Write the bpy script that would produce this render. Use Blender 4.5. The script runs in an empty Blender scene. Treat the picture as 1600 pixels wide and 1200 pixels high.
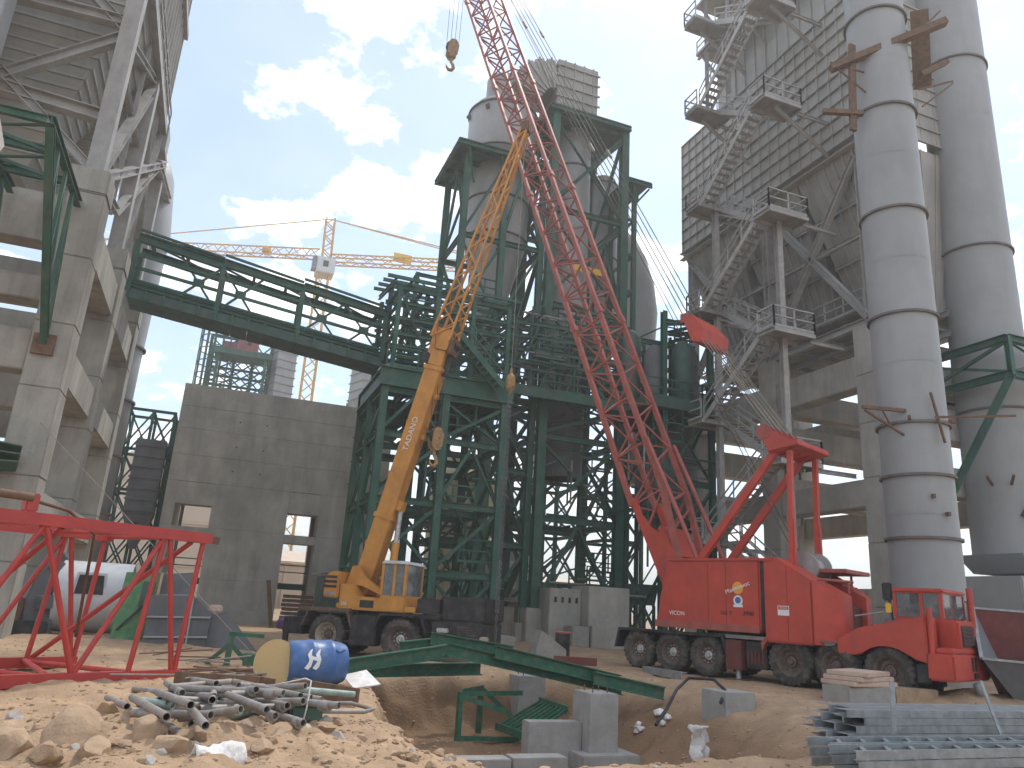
import bpy, bmesh, math, random
import numpy as np
from mathutils import Vector as V, Matrix
random.seed(7)
SC = bpy.context.scene
COL = SC.collection
R = math.radians

# ------------------------------------------------------------------ camera, sky, sun, exposure
cam = bpy.data.objects.new('camera', bpy.data.cameras.new('camera'))
COL.objects.link(cam)
cam.data.sensor_width = 36.0
cam.data.lens = 36.0 * 1180 / 1600
cam.data.clip_end = 6000
PITCH, ROLL, AZ = R(16.4), R(3.43), R(20.7)
_h = V((math.sin(AZ), math.cos(AZ), 0)); _r0 = V((math.cos(AZ), -math.sin(AZ), 0)); _z = V((0, 0, 1))
_f = _h * math.cos(PITCH) + _z * math.sin(PITCH); _u0 = -_h * math.sin(PITCH) + _z * math.cos(PITCH)
_r = _r0 * math.cos(ROLL) + _u0 * math.sin(ROLL); _u = _u0 * math.cos(ROLL) - _r0 * math.sin(ROLL)
cam.matrix_world = Matrix(((_r.x, _u.x, -_f.x, 0), (_r.y, _u.y, -_f.y, 0), (_r.z, _u.z, -_f.z, 1.7), (0, 0, 0, 1)))
SC.camera = cam

SUN_EL, SUN_AZ = R(58), R(48)          # sun ahead and to the right, high
wd = bpy.data.worlds.new('World'); SC.world = wd; wd.use_nodes = True
nt = wd.node_tree; N = nt.nodes; L = nt.links; N.clear()
def nd(t, **k):
    n = N.new(t)
    for a, b in k.items(): setattr(n, a, b)
    return n
sky = nd('ShaderNodeTexSky', sky_type='NISHITA', sun_disc=False, sun_elevation=SUN_EL, sun_rotation=SUN_AZ, dust_density=.6, air_density=1.15, ozone_density=1.8)
bg1 = nd('ShaderNodeBackground'); bg1.inputs[1].default_value = 0.105
L.new(sky.outputs[0], bg1.inputs[0])
tc = nd('ShaderNodeTexCoord'); sep = nd('ShaderNodeSeparateXYZ'); L.new(tc.outputs['Generated'], sep.inputs[0])
mz = nd('ShaderNodeMath', operation='MAXIMUM'); mz.inputs[1].default_value = 0.0; L.new(sep.outputs[2], mz.inputs[0])
az = nd('ShaderNodeMath', operation='ADD'); az.inputs[1].default_value = 0.22; L.new(mz.outputs[0], az.inputs[0])
dx = nd('ShaderNodeMath', operation='DIVIDE'); L.new(sep.outputs[0], dx.inputs[0]); L.new(az.outputs[0], dx.inputs[1])
dy = nd('ShaderNodeMath', operation='DIVIDE'); L.new(sep.outputs[1], dy.inputs[0]); L.new(az.outputs[0], dy.inputs[1])
cb = nd('ShaderNodeCombineXYZ'); L.new(dx.outputs[0], cb.inputs[0]); L.new(dy.outputs[0], cb.inputs[1])
cb.inputs[2].default_value = 2.4
n1 = nd('ShaderNodeTexNoise'); n1.inputs['Scale'].default_value = 4.6; n1.inputs['Detail'].default_value = 9; n1.inputs['Roughness'].default_value = 0.58
L.new(cb.outputs[0], n1.inputs['Vector'])
cr = nd('ShaderNodeValToRGB'); cr.color_ramp.elements[0].position = 0.50; cr.color_ramp.elements[1].position = 0.575
cr.color_ramp.elements[0].color = (.14, .14, .14, 1); cr.color_ramp.elements[1].color = (1, 1, 1, 1)
L.new(n1.outputs[0], cr.inputs[0])
n2 = nd('ShaderNodeTexNoise'); n2.inputs['Scale'].default_value = 6.0; n2.inputs['Detail'].default_value = 5; L.new(cb.outputs[0], n2.inputs['Vector'])
cr2 = nd('ShaderNodeValToRGB'); cr2.color_ramp.elements[0].color = (.80, .84, .90, 1); cr2.color_ramp.elements[1].color = (1, 1, 1, 1)
cr2.color_ramp.elements[0].position = .35; cr2.color_ramp.elements[1].position = .6
L.new(n2.outputs[0], cr2.inputs[0])
bg2 = nd('ShaderNodeBackground'); bg2.inputs[1].default_value = 1.05; L.new(cr2.outputs[0], bg2.inputs[0])
mx = nd('ShaderNodeMixShader'); L.new(cr.outputs[0], mx.inputs[0]); L.new(bg1.outputs[0], mx.inputs[1]); L.new(bg2.outputs[0], mx.inputs[2])
out = nd('ShaderNodeOutputWorld'); L.new(mx.outputs[0], out.inputs[0])

sd = bpy.data.lights.new('sun', 'SUN'); sd.energy = 1.5; sd.angle = R(4); sd.color = (1, .95, .87)
sun = bpy.data.objects.new('sun', sd); COL.objects.link(sun)
sun.rotation_euler = V((-math.sin(SUN_AZ) * math.cos(SUN_EL), -math.cos(SUN_AZ) * math.cos(SUN_EL), -math.sin(SUN_EL))).to_track_quat('-Z', 'Y').to_euler()
sun.location = (0, 0, 60)
SC.view_settings.view_transform = 'Standard'; SC.view_settings.look = 'None'
SC.view_settings.exposure = 1.0; SC.view_settings.gamma = 1.0
SC.cycles.max_bounces = 6; SC.cycles.diffuse_bounces = 3; SC.cycles.glossy_bounces = 2; SC.cycles.transparent_max_bounces = 6
SC.cycles.volume_bounces = 0; SC.cycles.use_denoising = True

# ------------------------------------------------------------------ materials
MATS = {}
def M(name, col, rough=.6, metal=0., var=.22, scale=1.2, dirt=None, amt=0., dscale=.9, streak=1., bump=.15, bscale=25., spec=.4, light=None):
    m = bpy.data.materials.new(name); m.use_nodes = True; t = m.node_tree; n = t.nodes; l = t.links
    b = n['Principled BSDF']; b.inputs['Roughness'].default_value = rough; b.inputs['Metallic'].default_value = metal
    b.inputs['Specular IOR Level'].default_value = spec
    g = n.new('ShaderNodeNewGeometry')
    a = n.new('ShaderNodeTexNoise'); a.inputs['Scale'].default_value = scale; a.inputs['Detail'].default_value = 7; a.inputs['Roughness'].default_value = .62
    l.new(g.outputs['Position'], a.inputs['Vector'])
    r = n.new('ShaderNodeValToRGB'); e = r.color_ramp.elements
    e[0].position = .3; e[1].position = .72
    e[0].color = tuple(c * (1 - var) for c in col) + (1,); e[1].color = tuple(min(1, c * (1 + var)) for c in col) + (1,)
    l.new(a.outputs[0], r.inputs[0]); last = r.outputs[0]
    if dirt:
        mp = n.new('ShaderNodeMapping'); mp.inputs['Scale'].default_value = (1, 1, 1. / streak); l.new(g.outputs['Position'], mp.inputs[0])
        d = n.new('ShaderNodeTexNoise'); d.inputs['Scale'].default_value = dscale; d.inputs['Detail'].default_value = 8; d.inputs['Roughness'].default_value = .65
        l.new(mp.outputs[0], d.inputs['Vector'])
        rr = n.new('ShaderNodeValToRGB'); rr.color_ramp.elements[0].position = .46; rr.color_ramp.elements[1].position = .7
        rr.color_ramp.elements[1].color = (amt, amt, amt, 1); l.new(d.outputs[0], rr.inputs[0])
        mi = n.new('ShaderNodeMixRGB'); l.new(rr.outputs[0], mi.inputs[0]); l.new(last, mi.inputs[1]); mi.inputs[2].default_value = tuple(dirt) + (1,)
        last = mi.outputs[0]
    if light:                                                     # pale lime streaks and dark damp blotches
        for colr, sc_, st_, lo, hi, am in ((light, 1.1, 7, .55, .72, .55), (tuple(c * .5 for c in col), .33, 2.2, .54, .72, .55)):
            mp = n.new('ShaderNodeMapping'); mp.inputs['Scale'].default_value = (1, 1, 1. / st_); mp.inputs['Location'].default_value = (7 * sc_, 3, 1); l.new(g.outputs['Position'], mp.inputs[0])
            d = n.new('ShaderNodeTexNoise'); d.inputs['Scale'].default_value = sc_; d.inputs['Detail'].default_value = 8; l.new(mp.outputs[0], d.inputs['Vector'])
            rr = n.new('ShaderNodeValToRGB'); rr.color_ramp.elements[0].position = lo; rr.color_ramp.elements[1].position = hi; rr.color_ramp.elements[1].color = (am, am, am, 1); l.new(d.outputs[0], rr.inputs[0])
            mi = n.new('ShaderNodeMixRGB'); l.new(rr.outputs[0], mi.inputs[0]); l.new(last, mi.inputs[1]); mi.inputs[2].default_value = tuple(colr) + (1,); last = mi.outputs[0]
    l.new(last, b.inputs['Base Color'])
    if bump:
        bn = n.new('ShaderNodeTexNoise'); bn.inputs['Scale'].default_value = bscale; bn.inputs['Detail'].default_value = 6; l.new(g.outputs['Position'], bn.inputs['Vector'])
        bu = n.new('ShaderNodeBump'); bu.inputs['Strength'].default_value = bump; bu.inputs['Distance'].default_value = .03
        l.new(bn.outputs[0], bu.inputs['Height']); l.new(bu.outputs[0], b.inputs['Normal'])
    MATS[name] = m
    return m
M('conc', (.43, .41, .365), .9, var=.2, scale=.8, dirt=(.25, .235, .21), amt=.6, dscale=1.3, streak=5, bump=.35, bscale=12, light=(.52, .50, .46))
M('conc_old', (.345, .325, .28), .9, var=.2, scale=.8, dirt=(.19, .175, .15), amt=.7, dscale=1.3, streak=5, bump=.35, bscale=12, light=(.45, .43, .38))
M('conc_new', (.34, .325, .30), .85, var=.12, scale=2.5, dirt=(.24, .22, .19), amt=.6, dscale=3, bump=.2)
M('green', (.032, .108, .072), .55, var=.3, scale=1.1, dirt=(.16, .17, .14), amt=.45, dscale=1.6, streak=2, bump=.08)
M('green_plate', (.052, .105, .085), .6, var=.3, scale=1.5, dirt=(.13, .14, .12), amt=.5, streak=3, bump=.1)
M('green_new', (.022, .12, .07), .45, var=.25, scale=4, dirt=(.2, .16, .11), amt=.5, dscale=6, bump=.1)
M('green_pale', (.10, .26, .12), .6, var=.25, scale=4, dirt=(.25, .2, .12), amt=.5, dscale=4)
M('steel', (.33, .322, .305), .6, var=.2, scale=1.2, dirt=(.17, .14, .12), amt=.5, dscale=1.4, streak=3, bump=.08)
M('steel_pale', (.40, .395, .38), .55, var=.15, scale=1.5, dirt=(.25, .22, .19), amt=.5, dscale=2, bump=.05)
M('panel', (.385, .375, .345), .6, var=.16, scale=.7, dirt=(.25, .24, .22), amt=.6, dscale=.8, streak=4, bump=.1)
M('duct', (.335, .345, .343), .5, var=.10, scale=.6, dirt=(.27, .27, .268), amt=.6, dscale=.7, streak=4, bump=.06)
M('duct_dark', (.14, .145, .15), .6, var=.2, scale=1, dirt=(.09, .08, .08), amt=.6, streak=3)
M('drum', (.38, .385, .38), .55, var=.12, scale=.7, dirt=(.27, .27, .27), amt=.6, dscale=.8, streak=3)
M('seam', (.15, .145, .14), .7, var=.3, scale=3, dirt=(.20, .10, .05), amt=.5)
M('red', (.50, .066, .042), .45, var=.16, scale=1.4, dirt=(.24, .06, .045), amt=.5, dscale=1.5, streak=3, bump=.06)
M('red_boom', (.37, .095, .07), .55, var=.25, scale=2, dirt=(.20, .10, .085), amt=.6, dscale=2.5)
M('red_truss', (.46, .05, .04), .4, var=.15, scale=2, dirt=(.30, .05, .05), amt=.5, dscale=3)
M('red_dark', (.16, .035, .028), .7, var=.3, scale=2, dirt=(.10, .07, .05), amt=.7)
M('yellow', (.60, .27, .05), .45, var=.14, scale=2, dirt=(.33, .14, .035), amt=.5, dscale=2.5, streak=2, bump=.05)
M('hook_paint', (.40, .24, .10), .7, var=.3, scale=6, dirt=(.12, .08, .06), amt=.85, dscale=7)
M('crane_yellow', (.62, .36, .08), .5, var=.2, scale=2)
M('rubber', (.055, .05, .046), .9, var=.3, scale=5, dirt=(.20, .165, .13), amt=.75, dscale=4, bump=.3, bscale=40)
M('black', (.022, .022, .024), .55, var=.4, scale=4, dirt=(.12, .10, .085), amt=.5, dscale=2.5)
M('rim_rust', (.14, .105, .085), .75, var=.4, scale=8, dirt=(.10, .06, .045), amt=.7, dscale=9)
M('rim_pale', (.42, .36, .27), .7, var=.3, scale=9, dirt=(.17, .11, .08), amt=.8, dscale=9)
M('hub_silver', (.5, .49, .47), .45, .5, var=.4, scale=14)
M('galv', (.34, .365, .37), .42, .45, var=.25, scale=5, dirt=(.22, .23, .23), amt=.6, dscale=7)
M('pipe', (.29, .27, .25), .6, .2, var=.3, scale=7, dirt=(.30, .22, .14), amt=.8, dscale=6)
M('pipe_green', (.30, .38, .34), .6, .1, var=.3, scale=7, dirt=(.30, .22, .14), amt=.6, dscale=6)
M('rust', (.16, .09, .058), .85, var=.4, scale=4, dirt=(.22, .16, .11), amt=.5, dscale=5)
M('wood', (.17, .105, .065), .85, var=.35, scale=5, dirt=(.10, .065, .045), amt=.5, dscale=6)
M('wood_pale', (.52, .38, .24), .8, var=.2, scale=5, dirt=(.38, .26, .15), amt=.5, dscale=6)
M('ply', (.60, .43, .20), .75, var=.12, scale=4, dirt=(.38, .26, .13), amt=.5, dscale=4)
M('white', (.62, .63, .64), .6, var=.1, scale=2, dirt=(.42, .41, .40), amt=.5, dscale=2, streak=2)
M('sack', (.74, .71, .68), .8, var=.12, scale=5, dirt=(.5, .42, .33), amt=.6, dscale=6, bump=.5, bscale=18)
M('beige', (.72, .64, .46), .8, var=.12, scale=.8, dirt=(.34, .24, .15), amt=.6, dscale=.8, streak=5)
M('beige_far', (.58, .48, .38), .9, var=.1, scale=.3)
M('blue', (.05, .13, .32), .4, var=.15, scale=3, dirt=(.22, .25, .30), amt=.5, dscale=4)
M('rope', (.085, .075, .065), .7, var=.2)
M('rope_pale', (.25, .22, .18), .7, var=.2)
M('mark_white', (.78, .77, .74), .6, var=.08)
M('mark_dark', (.10, .03, .025), .7, var=.2)
M('mark_orange', (.80, .36, .05), .6, var=.1)
M('mark_blue', (.10, .14, .38), .6, var=.1)
M('hazard_yellow', (.70, .45, .06), .6, var=.2, scale=4)
M('stone', (.40, .28, .18), .95, var=.2, scale=4, dirt=(.29, .195, .12), amt=.6, dscale=6, bump=.7, bscale=14)
M('stone_grey', (.40, .37, .33), .95, var=.2, scale=4, dirt=(.30, .25, .2), amt=.5, dscale=6, bump=.6, bscale=14)
M('slab_pink', (.56, .42, .33), .9, var=.12, scale=4, dirt=(.42, .32, .25), amt=.5, dscale=5, bump=.3)
M('container', (.30, .10, .10), .6, var=.2)
M('purple', (.10, .05, .16), .6, var=.2)
M('lamp_yellow', (.72, .45, .04), .6, var=.15)
gm = M('glass', (.10, .12, .12), .08, var=.3, scale=3, dirt=(.30, .28, .25), amt=.5, dscale=5, bump=0, spec=.8)

# ------------------------------------------------------------------ geometry helpers
def link(o, parent=None):
    COL.objects.link(o)
    if parent is not None: o.parent = parent
    return o
def thing(name, label, cat, loc=(0, 0, 0), rz=0., group=None):
    o = bpy.data.objects.new(name, None); COL.objects.link(o); o.empty_display_size = .3
    o.location = loc; o.rotation_euler = (0, 0, R(rz)); return tag(o, label, cat, group)
def tag(o, label=None, cat=None, group=None, kind=None):
    if label: o['label'] = label
    if cat: o['category'] = cat
    if group: o['group'] = group
    if kind: o['kind'] = kind
    return o
def mesh_obj(name, verts, faces, mat, parent=None, smooth=False, Mx=None):
    me = bpy.data.meshes.new(name); me.from_pydata([tuple(v) for v in verts], [], faces); me.update()
    if smooth: me.polygons.foreach_set('use_smooth', [True] * len(me.polygons))
    me.materials.append(MATS[mat]); o = bpy.data.objects.new(name, me)
    link(o, parent)
    if Mx is not None: o.matrix_basis = Mx
    return o
def prof(shape):
    if shape == 'box': return [(-.5, -.5), (.5, -.5), (.5, .5), (-.5, .5)]
    if shape == 'I': return [(-.5, -.5), (.5, -.5), (.5, -.41), (.06, -.41), (.06, .41), (.5, .41), (.5, .5), (-.5, .5), (-.5, .41), (-.06, .41), (-.06, -.41), (-.5, -.41)]
    if shape == 'L': return [(-.5, -.5), (.5, -.5), (.5, -.38), (-.38, -.38), (-.38, .5), (-.5, .5)]
    if shape == 'C': return [(-.5, -.5), (.5, -.5), (.5, -.42), (-.36, -.42), (-.36, .42), (.5, .42), (.5, .5), (-.5, .5)]
    n = int(shape[1:]); return [(.5 * math.cos(2 * math.pi * i / n), .5 * math.sin(2 * math.pi * i / n)) for i in range(n)]
def unit_geo(shape):
    if shape == 'pipe':
        n = 12; v = []; f = []
        for z in (0, 1):
            for r in (.5, .40): v += [(r * math.cos(2 * math.pi * i / n), r * math.sin(2 * math.pi * i / n), z) for i in range(n)]
        for i in range(n):
            j = (i + 1) % n
            f += [(i, j, 2 * n + j, 2 * n + i), (n + j, n + i, 3 * n + i, 3 * n + j), (j, i, n + i, n + j), (2 * n + i, 2 * n + j, 3 * n + j, 3 * n + i)]
        return v, f
    p = prof(shape); n = len(p)
    v = [(x, y, 0) for x, y in p] + [(x, y, 1) for x, y in p]
    return v, [tuple(range(n - 1, -1, -1)), tuple(range(n, 2 * n))] + [(i, (i + 1) % n, n + (i + 1) % n, n + i) for i in range(n)]
GEO = {}; UM = {}
def geo(shape):
    if shape not in GEO: GEO[shape] = unit_geo(shape)
    return GEO[shape]
def unit_mesh(shape, mat):
    if (shape, mat) not in UM:
        v, f = geo(shape); me = bpy.data.meshes.new('member_' + shape); me.from_pydata(v, [], f)
        if shape[0] == 'c' or shape == 'pipe':
            for q in me.polygons: q.use_smooth = len(q.vertices) == 4
            me.set_sharp_from_angle(angle=R(50)) if hasattr(me, 'set_sharp_from_angle') else None
        me.materials.append(MATS[mat]); UM[shape, mat] = me
    return UM[shape, mat]
def mat_along(p, q, w, h, up=None):
    p, q = V(p), V(q); d = q - p; ln = d.length; z = d / ln
    u = V(up) if up else (V((0, 0, 1)) if abs(z.z) < .97 else V((0, 1, 0)))
    y = (u - z * u.dot(z)).normalized(); x = y.cross(z)
    m = Matrix((x * w, y * h, d)).transposed().to_4x4(); m.translation = p
    return m
def mem(par, name, p, q, w, h=None, mat='green', shape='box', up=None):
    o = bpy.data.objects.new(name, unit_mesh(shape, mat)); link(o, par)
    o.matrix_basis = mat_along(p, q, w, h if h else w, up)
    return o
class MB:
    def __init__(s): s.v = []; s.f = []
    def mem(s, p, q, w, h=None, shape='box', up=None):
        m = mat_along(p, q, w, h if h else w, up); v, f = geo(shape); k = len(s.v)
        s.v += [tuple(m @ V(a)) for a in v]; s.f += [tuple(i + k for i in a) for a in f]; return s
    def box(s, x0, x1, y0, y1, z0, z1):
        return s.mem(((x0 + x1) / 2, (y0 + y1) / 2, z0), ((x0 + x1) / 2, (y0 + y1) / 2, z1), x1 - x0, y1 - y0)
    def raw(s, v, f):
        k = len(s.v); s.v += [tuple(a) for a in v]; s.f += [tuple(i + k for i in a) for a in f]; return s
    def build(s, name, mat, parent=None, stuff=False, smooth=False):
        o = mesh_obj(name, s.v, s.f, mat, parent, smooth)
        if stuff: o['kind'] = 'stuff'
        return o
def box(par, name, x0, x1, y0, y1, z0, z1, mat, bev=0.):
    if not bev:
        return mem(par, name, ((x0 + x1) / 2, (y0 + y1) / 2, z0), ((x0 + x1) / 2, (y0 + y1) / 2, z1), x1 - x0, y1 - y0, mat)
    bm = bmesh.new(); bmesh.ops.create_cube(bm, size=1)
    for v in bm.verts: v.co = V(((x0 + x1) / 2 + v.co.x * (x1 - x0), (y0 + y1) / 2 + v.co.y * (y1 - y0), (z0 + z1) / 2 + v.co.z * (z1 - z0)))
    bmesh.ops.bevel(bm, geom=bm.edges[:], offset=bev, segments=2, affect='EDGES')
    return bm_obj(name, bm, mat, par)
def bm_obj(name, bm, mat, par=None, smooth=False):
    bmesh.ops.recalc_face_normals(bm, faces=bm.faces[:])
    me = bpy.data.meshes.new(name); bm.to_mesh(me); bm.free(); me.materials.append(MATS[mat])
    if smooth: me.polygons.foreach_set('use_smooth', [True] * len(me.polygons))
    return link(bpy.data.objects.new(name, me), par)
def prism(par, name, poly, axis, a0, a1, mat, bev=0.):
    """poly in the two remaining axes (in x,y,z order), extruded along axis"""
    bm = bmesh.new(); i = 'xyz'.index(axis)
    def pt(p, a): q = list(p); q.insert(i, a); return bm.verts.new(q)
    A = [pt(p, a0) for p in poly]; B = [pt(p, a1) for p in poly]; n = len(poly)
    bm.faces.new(A); bm.faces.new(B[::-1])
    for k in range(n): bm.faces.new((A[k], B[k], B[(k + 1) % n], A[(k + 1) % n]))
    if bev: bmesh.ops.bevel(bm, geom=bm.edges[:], offset=bev, segments=2, affect='EDGES')
    return bm_obj(name, bm, mat, par)
def lathe(par, name, pr, mat, Mx=None, seg=32, smooth=True, cap=True, lug=None):
    v = []; f = []; k = len(pr)
    for i in range(seg):
        a = 2 * math.pi * i / seg
        for j, (r, z) in enumerate(pr):
            rr = r - (lug[1] if lug and j in lug[0] and (i // 2) % 2 else 0)
            v.append((rr * math.cos(a), rr * math.sin(a), z))
    for i in range(seg):
        b = (i + 1) % seg
        for j in range(k - 1): f.append((i * k + j, b * k + j, b * k + j + 1, i * k + j + 1))
    if cap:
        if pr[0][0] > 1e-4: f.append(tuple(i * k for i in range(seg - 1, -1, -1)))
        if pr[-1][0] > 1e-4: f.append(tuple(i * k + k - 1 for i in range(seg)))
    o = mesh_obj(name, v, f, mat, par, False, Mx)
    if smooth:
        me = o.data
        for q in me.polygons: q.use_smooth = len(q.vertices) == 4
        if hasattr(me, 'set_sharp_from_angle'): me.set_sharp_from_angle(angle=R(38))
    return o
def sweep(pts, r, seg=8):
    """closed tube along a polyline -> verts, faces"""
    pts = [V(p) for p in pts]; v = []; f = []; n = len(pts); prev = None
    for i, p in enumerate(pts):
        d = (pts[min(i + 1, n - 1)] - pts[max(i - 1, 0)]).normalized()
        if prev is None: u = d.orthogonal().normalized()
        else: u = (prev - d * prev.dot(d)).normalized()
        prev = u; w = d.cross(u); rr = r[i] if isinstance(r, (list, tuple)) else r
        for k in range(seg):
            a = 2 * math.pi * k / seg; v.append(p + (u * math.cos(a) + w * math.sin(a)) * rr)
    for i in range(n - 1):
        for k in range(seg):
            b = (k + 1) % seg; f.append((i * seg + k, i * seg + b, (i + 1) * seg + b, (i + 1) * seg + k))
    f.append(tuple(range(seg - 1, -1, -1))); f.append(tuple((n - 1) * seg + k for k in range(seg)))
    return v, f
def tube(par, name, pts, r, mat, seg=8):
    v, f = sweep(pts, r, seg); return mesh_obj(name, v, f, mat, par, True)
def text(par, s, size, mat, Mx, ext=.004, name='lettering'):
    c = bpy.data.curves.new('t', 'FONT'); c.body = s; c.size = size; c.extrude = ext; c.align_x = 'CENTER'; c.align_y = 'CENTER'; c.resolution_u = 3
    to = bpy.data.objects.new('t', c); COL.objects.link(to)
    bpy.context.view_layer.update()
    me = bpy.data.meshes.new_from_object(to.evaluated_get(bpy.context.evaluated_depsgraph_get()))
    bpy.data.objects.remove(to); me.materials.clear(); me.materials.append(MATS[mat])
    o = link(bpy.data.objects.new(name, me), par); o.matrix_basis = Mx; o['kind'] = 'stuff'; return o
def basis(o, x, y, z):
    m = Matrix((V(x), V(y), V(z))).transposed().to_4x4(); m.translation = V(o); return m
def lerp(a, b, t): return a + (b - a) * t
def vl(p, q, t): return V(p) * (1 - t) + V(q) * t
def railing(par, pts, h=1.05, mat='steel_pale', step=1.3, w=.065, name='railing'):
    b = MB()
    for p, q in zip(pts, pts[1:]):
        p, q = V(p), V(q); n = max(1, round((q - p).length / step))
        for hh in (h, h * .52): b.mem(p + V((0, 0, hh)), q + V((0, 0, hh)), w, w)
        b.mem(p + V((0, 0, .06)), q + V((0, 0, .06)), .02, .12)
        for i in range(n + 1): a = p.lerp(q, i / n); b.mem(a, a + V((0, 0, h)), w, w)
    return b.build(name, mat, par, stuff=True)
def xbrace(par, a, b, c, d, w, mat, shape='L', gus=0., how='X'):
    """panel a(low,left) b(low,right) c(up,right) d(up,left)"""
    if how in 'X/': mem(par, 'brace', a, c, w, w, mat, shape)
    if how in 'X\\': mem(par, 'brace', b, d, w, w, mat, shape)
    if how == 'K':
        m = (V(c) + V(d)) / 2
        mem(par, 'brace', a, m, w, w, mat, shape); mem(par, 'brace', b, m, w, w, mat, shape)
    if gus and how == 'X':
        m = (V(a) + V(c)) / 2; e = (V(b) - V(a)).normalized(); n = e.cross(V((0, 0, 1)))
        mem(par, 'gusset', m - V((0, 0, gus / 2)), m + V((0, 0, gus / 2)), gus, .06, mat, up=n)
def steel_tower(par, xs, ys, zs, cw, bw, rw, mat='green', how='X', shape='I', gus=.0, inner=False, skip=()):
    rnd = random.Random(len(xs) * 31 + int(zs[-1] * 10))
    for i, x in enumerate(xs):
        for j, y in enumerate(ys):
            if 0 < i < len(xs) - 1 and 0 < j < len(ys) - 1: continue
            mem(par, 'column', (x, y, zs[0]), (x, y, zs[-1]), cw, cw, mat, shape)
    for k, z in enumerate(zs):
        for j, y in enumerate(ys):
            for i in range(len(xs) - 1):
                if k > 0: mem(par, 'beam', (xs[i] + cw / 2, y, z - bw / 2), (xs[i + 1] - cw / 2, y, z - bw / 2), bw * .7, bw, mat, shape)
                if k < len(zs) - 1 and (k, 'y', j) not in skip and (j in (0, len(ys) - 1)):
                    hw = how if isinstance(how, str) else how[(k + i + j) % len(how)]
                    o = .06 * (1 if j == 0 else -1)
                    xbrace(par, (xs[i], y + o, z), (xs[i + 1], y + o, z), (xs[i + 1], y + o, zs[k + 1] - bw), (xs[i], y + o, zs[k + 1] - bw), rw, mat, gus=gus, how=hw)
        for i, x in enumerate(xs):
            for j in range(len(ys) - 1):
                if k > 0: mem(par, 'beam', (x, ys[j] + cw / 2, z - bw / 2 - .004), (x, ys[j + 1] - cw / 2, z - bw / 2 - .004), bw * .7, bw, mat, shape)
                if k < len(zs) - 1 and (i in (0, len(xs) - 1)):
                    hw = how if isinstance(how, str) else how[(k + i + j + 1) % len(how)]
                    o = .06 * (1 if i == 0 else -1)
                    xbrace(par, (x + o, ys[j], z), (x + o, ys[j + 1], z), (x + o, ys[j + 1], zs[k + 1] - bw), (x + o, ys[j], zs[k + 1] - bw), rw, mat, gus=0, how=hw)
def flight(par, lo, hi, width, wx, mat='steel_pale', n=None, rails=True):
    """stair flight between two centre points, wx = unit vector across"""
    lo, hi, wx = V(lo), V(hi), V(wx); n = n or max(3, round((hi.z - lo.z) / .24)); s = wx * width / 2
    for e in (-1, 1): mem(par, 'stringer', lo + s * e - V((0, 0, .1)), hi + s * e - V((0, 0, .1)), .06, .3, mat)
    d = (hi - lo); dh = V((d.x, d.y, 0)).normalized()
    for i in range(n):
        c = lo + d * ((i + .5) / n)
        mem(par, 'tread', c - s * .97, c + s * .97, .04, .26, mat, up=dh)
    if rails:
        for e in (-1, 1):
            b = MB()
            for hh in (1.0, .55): b.mem(lo + s * e + V((0, 0, hh)), hi + s * e + V((0, 0, hh)), .06, .06)
            m = max(2, round(d.length / 1.3))
            for i in range(m + 1): a = lo + s * e + d * (i / m); b.mem(a, a + V((0, 0, 1.0)), .05, .05)
            b.build('railing', mat, par, stuff=True)

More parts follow.
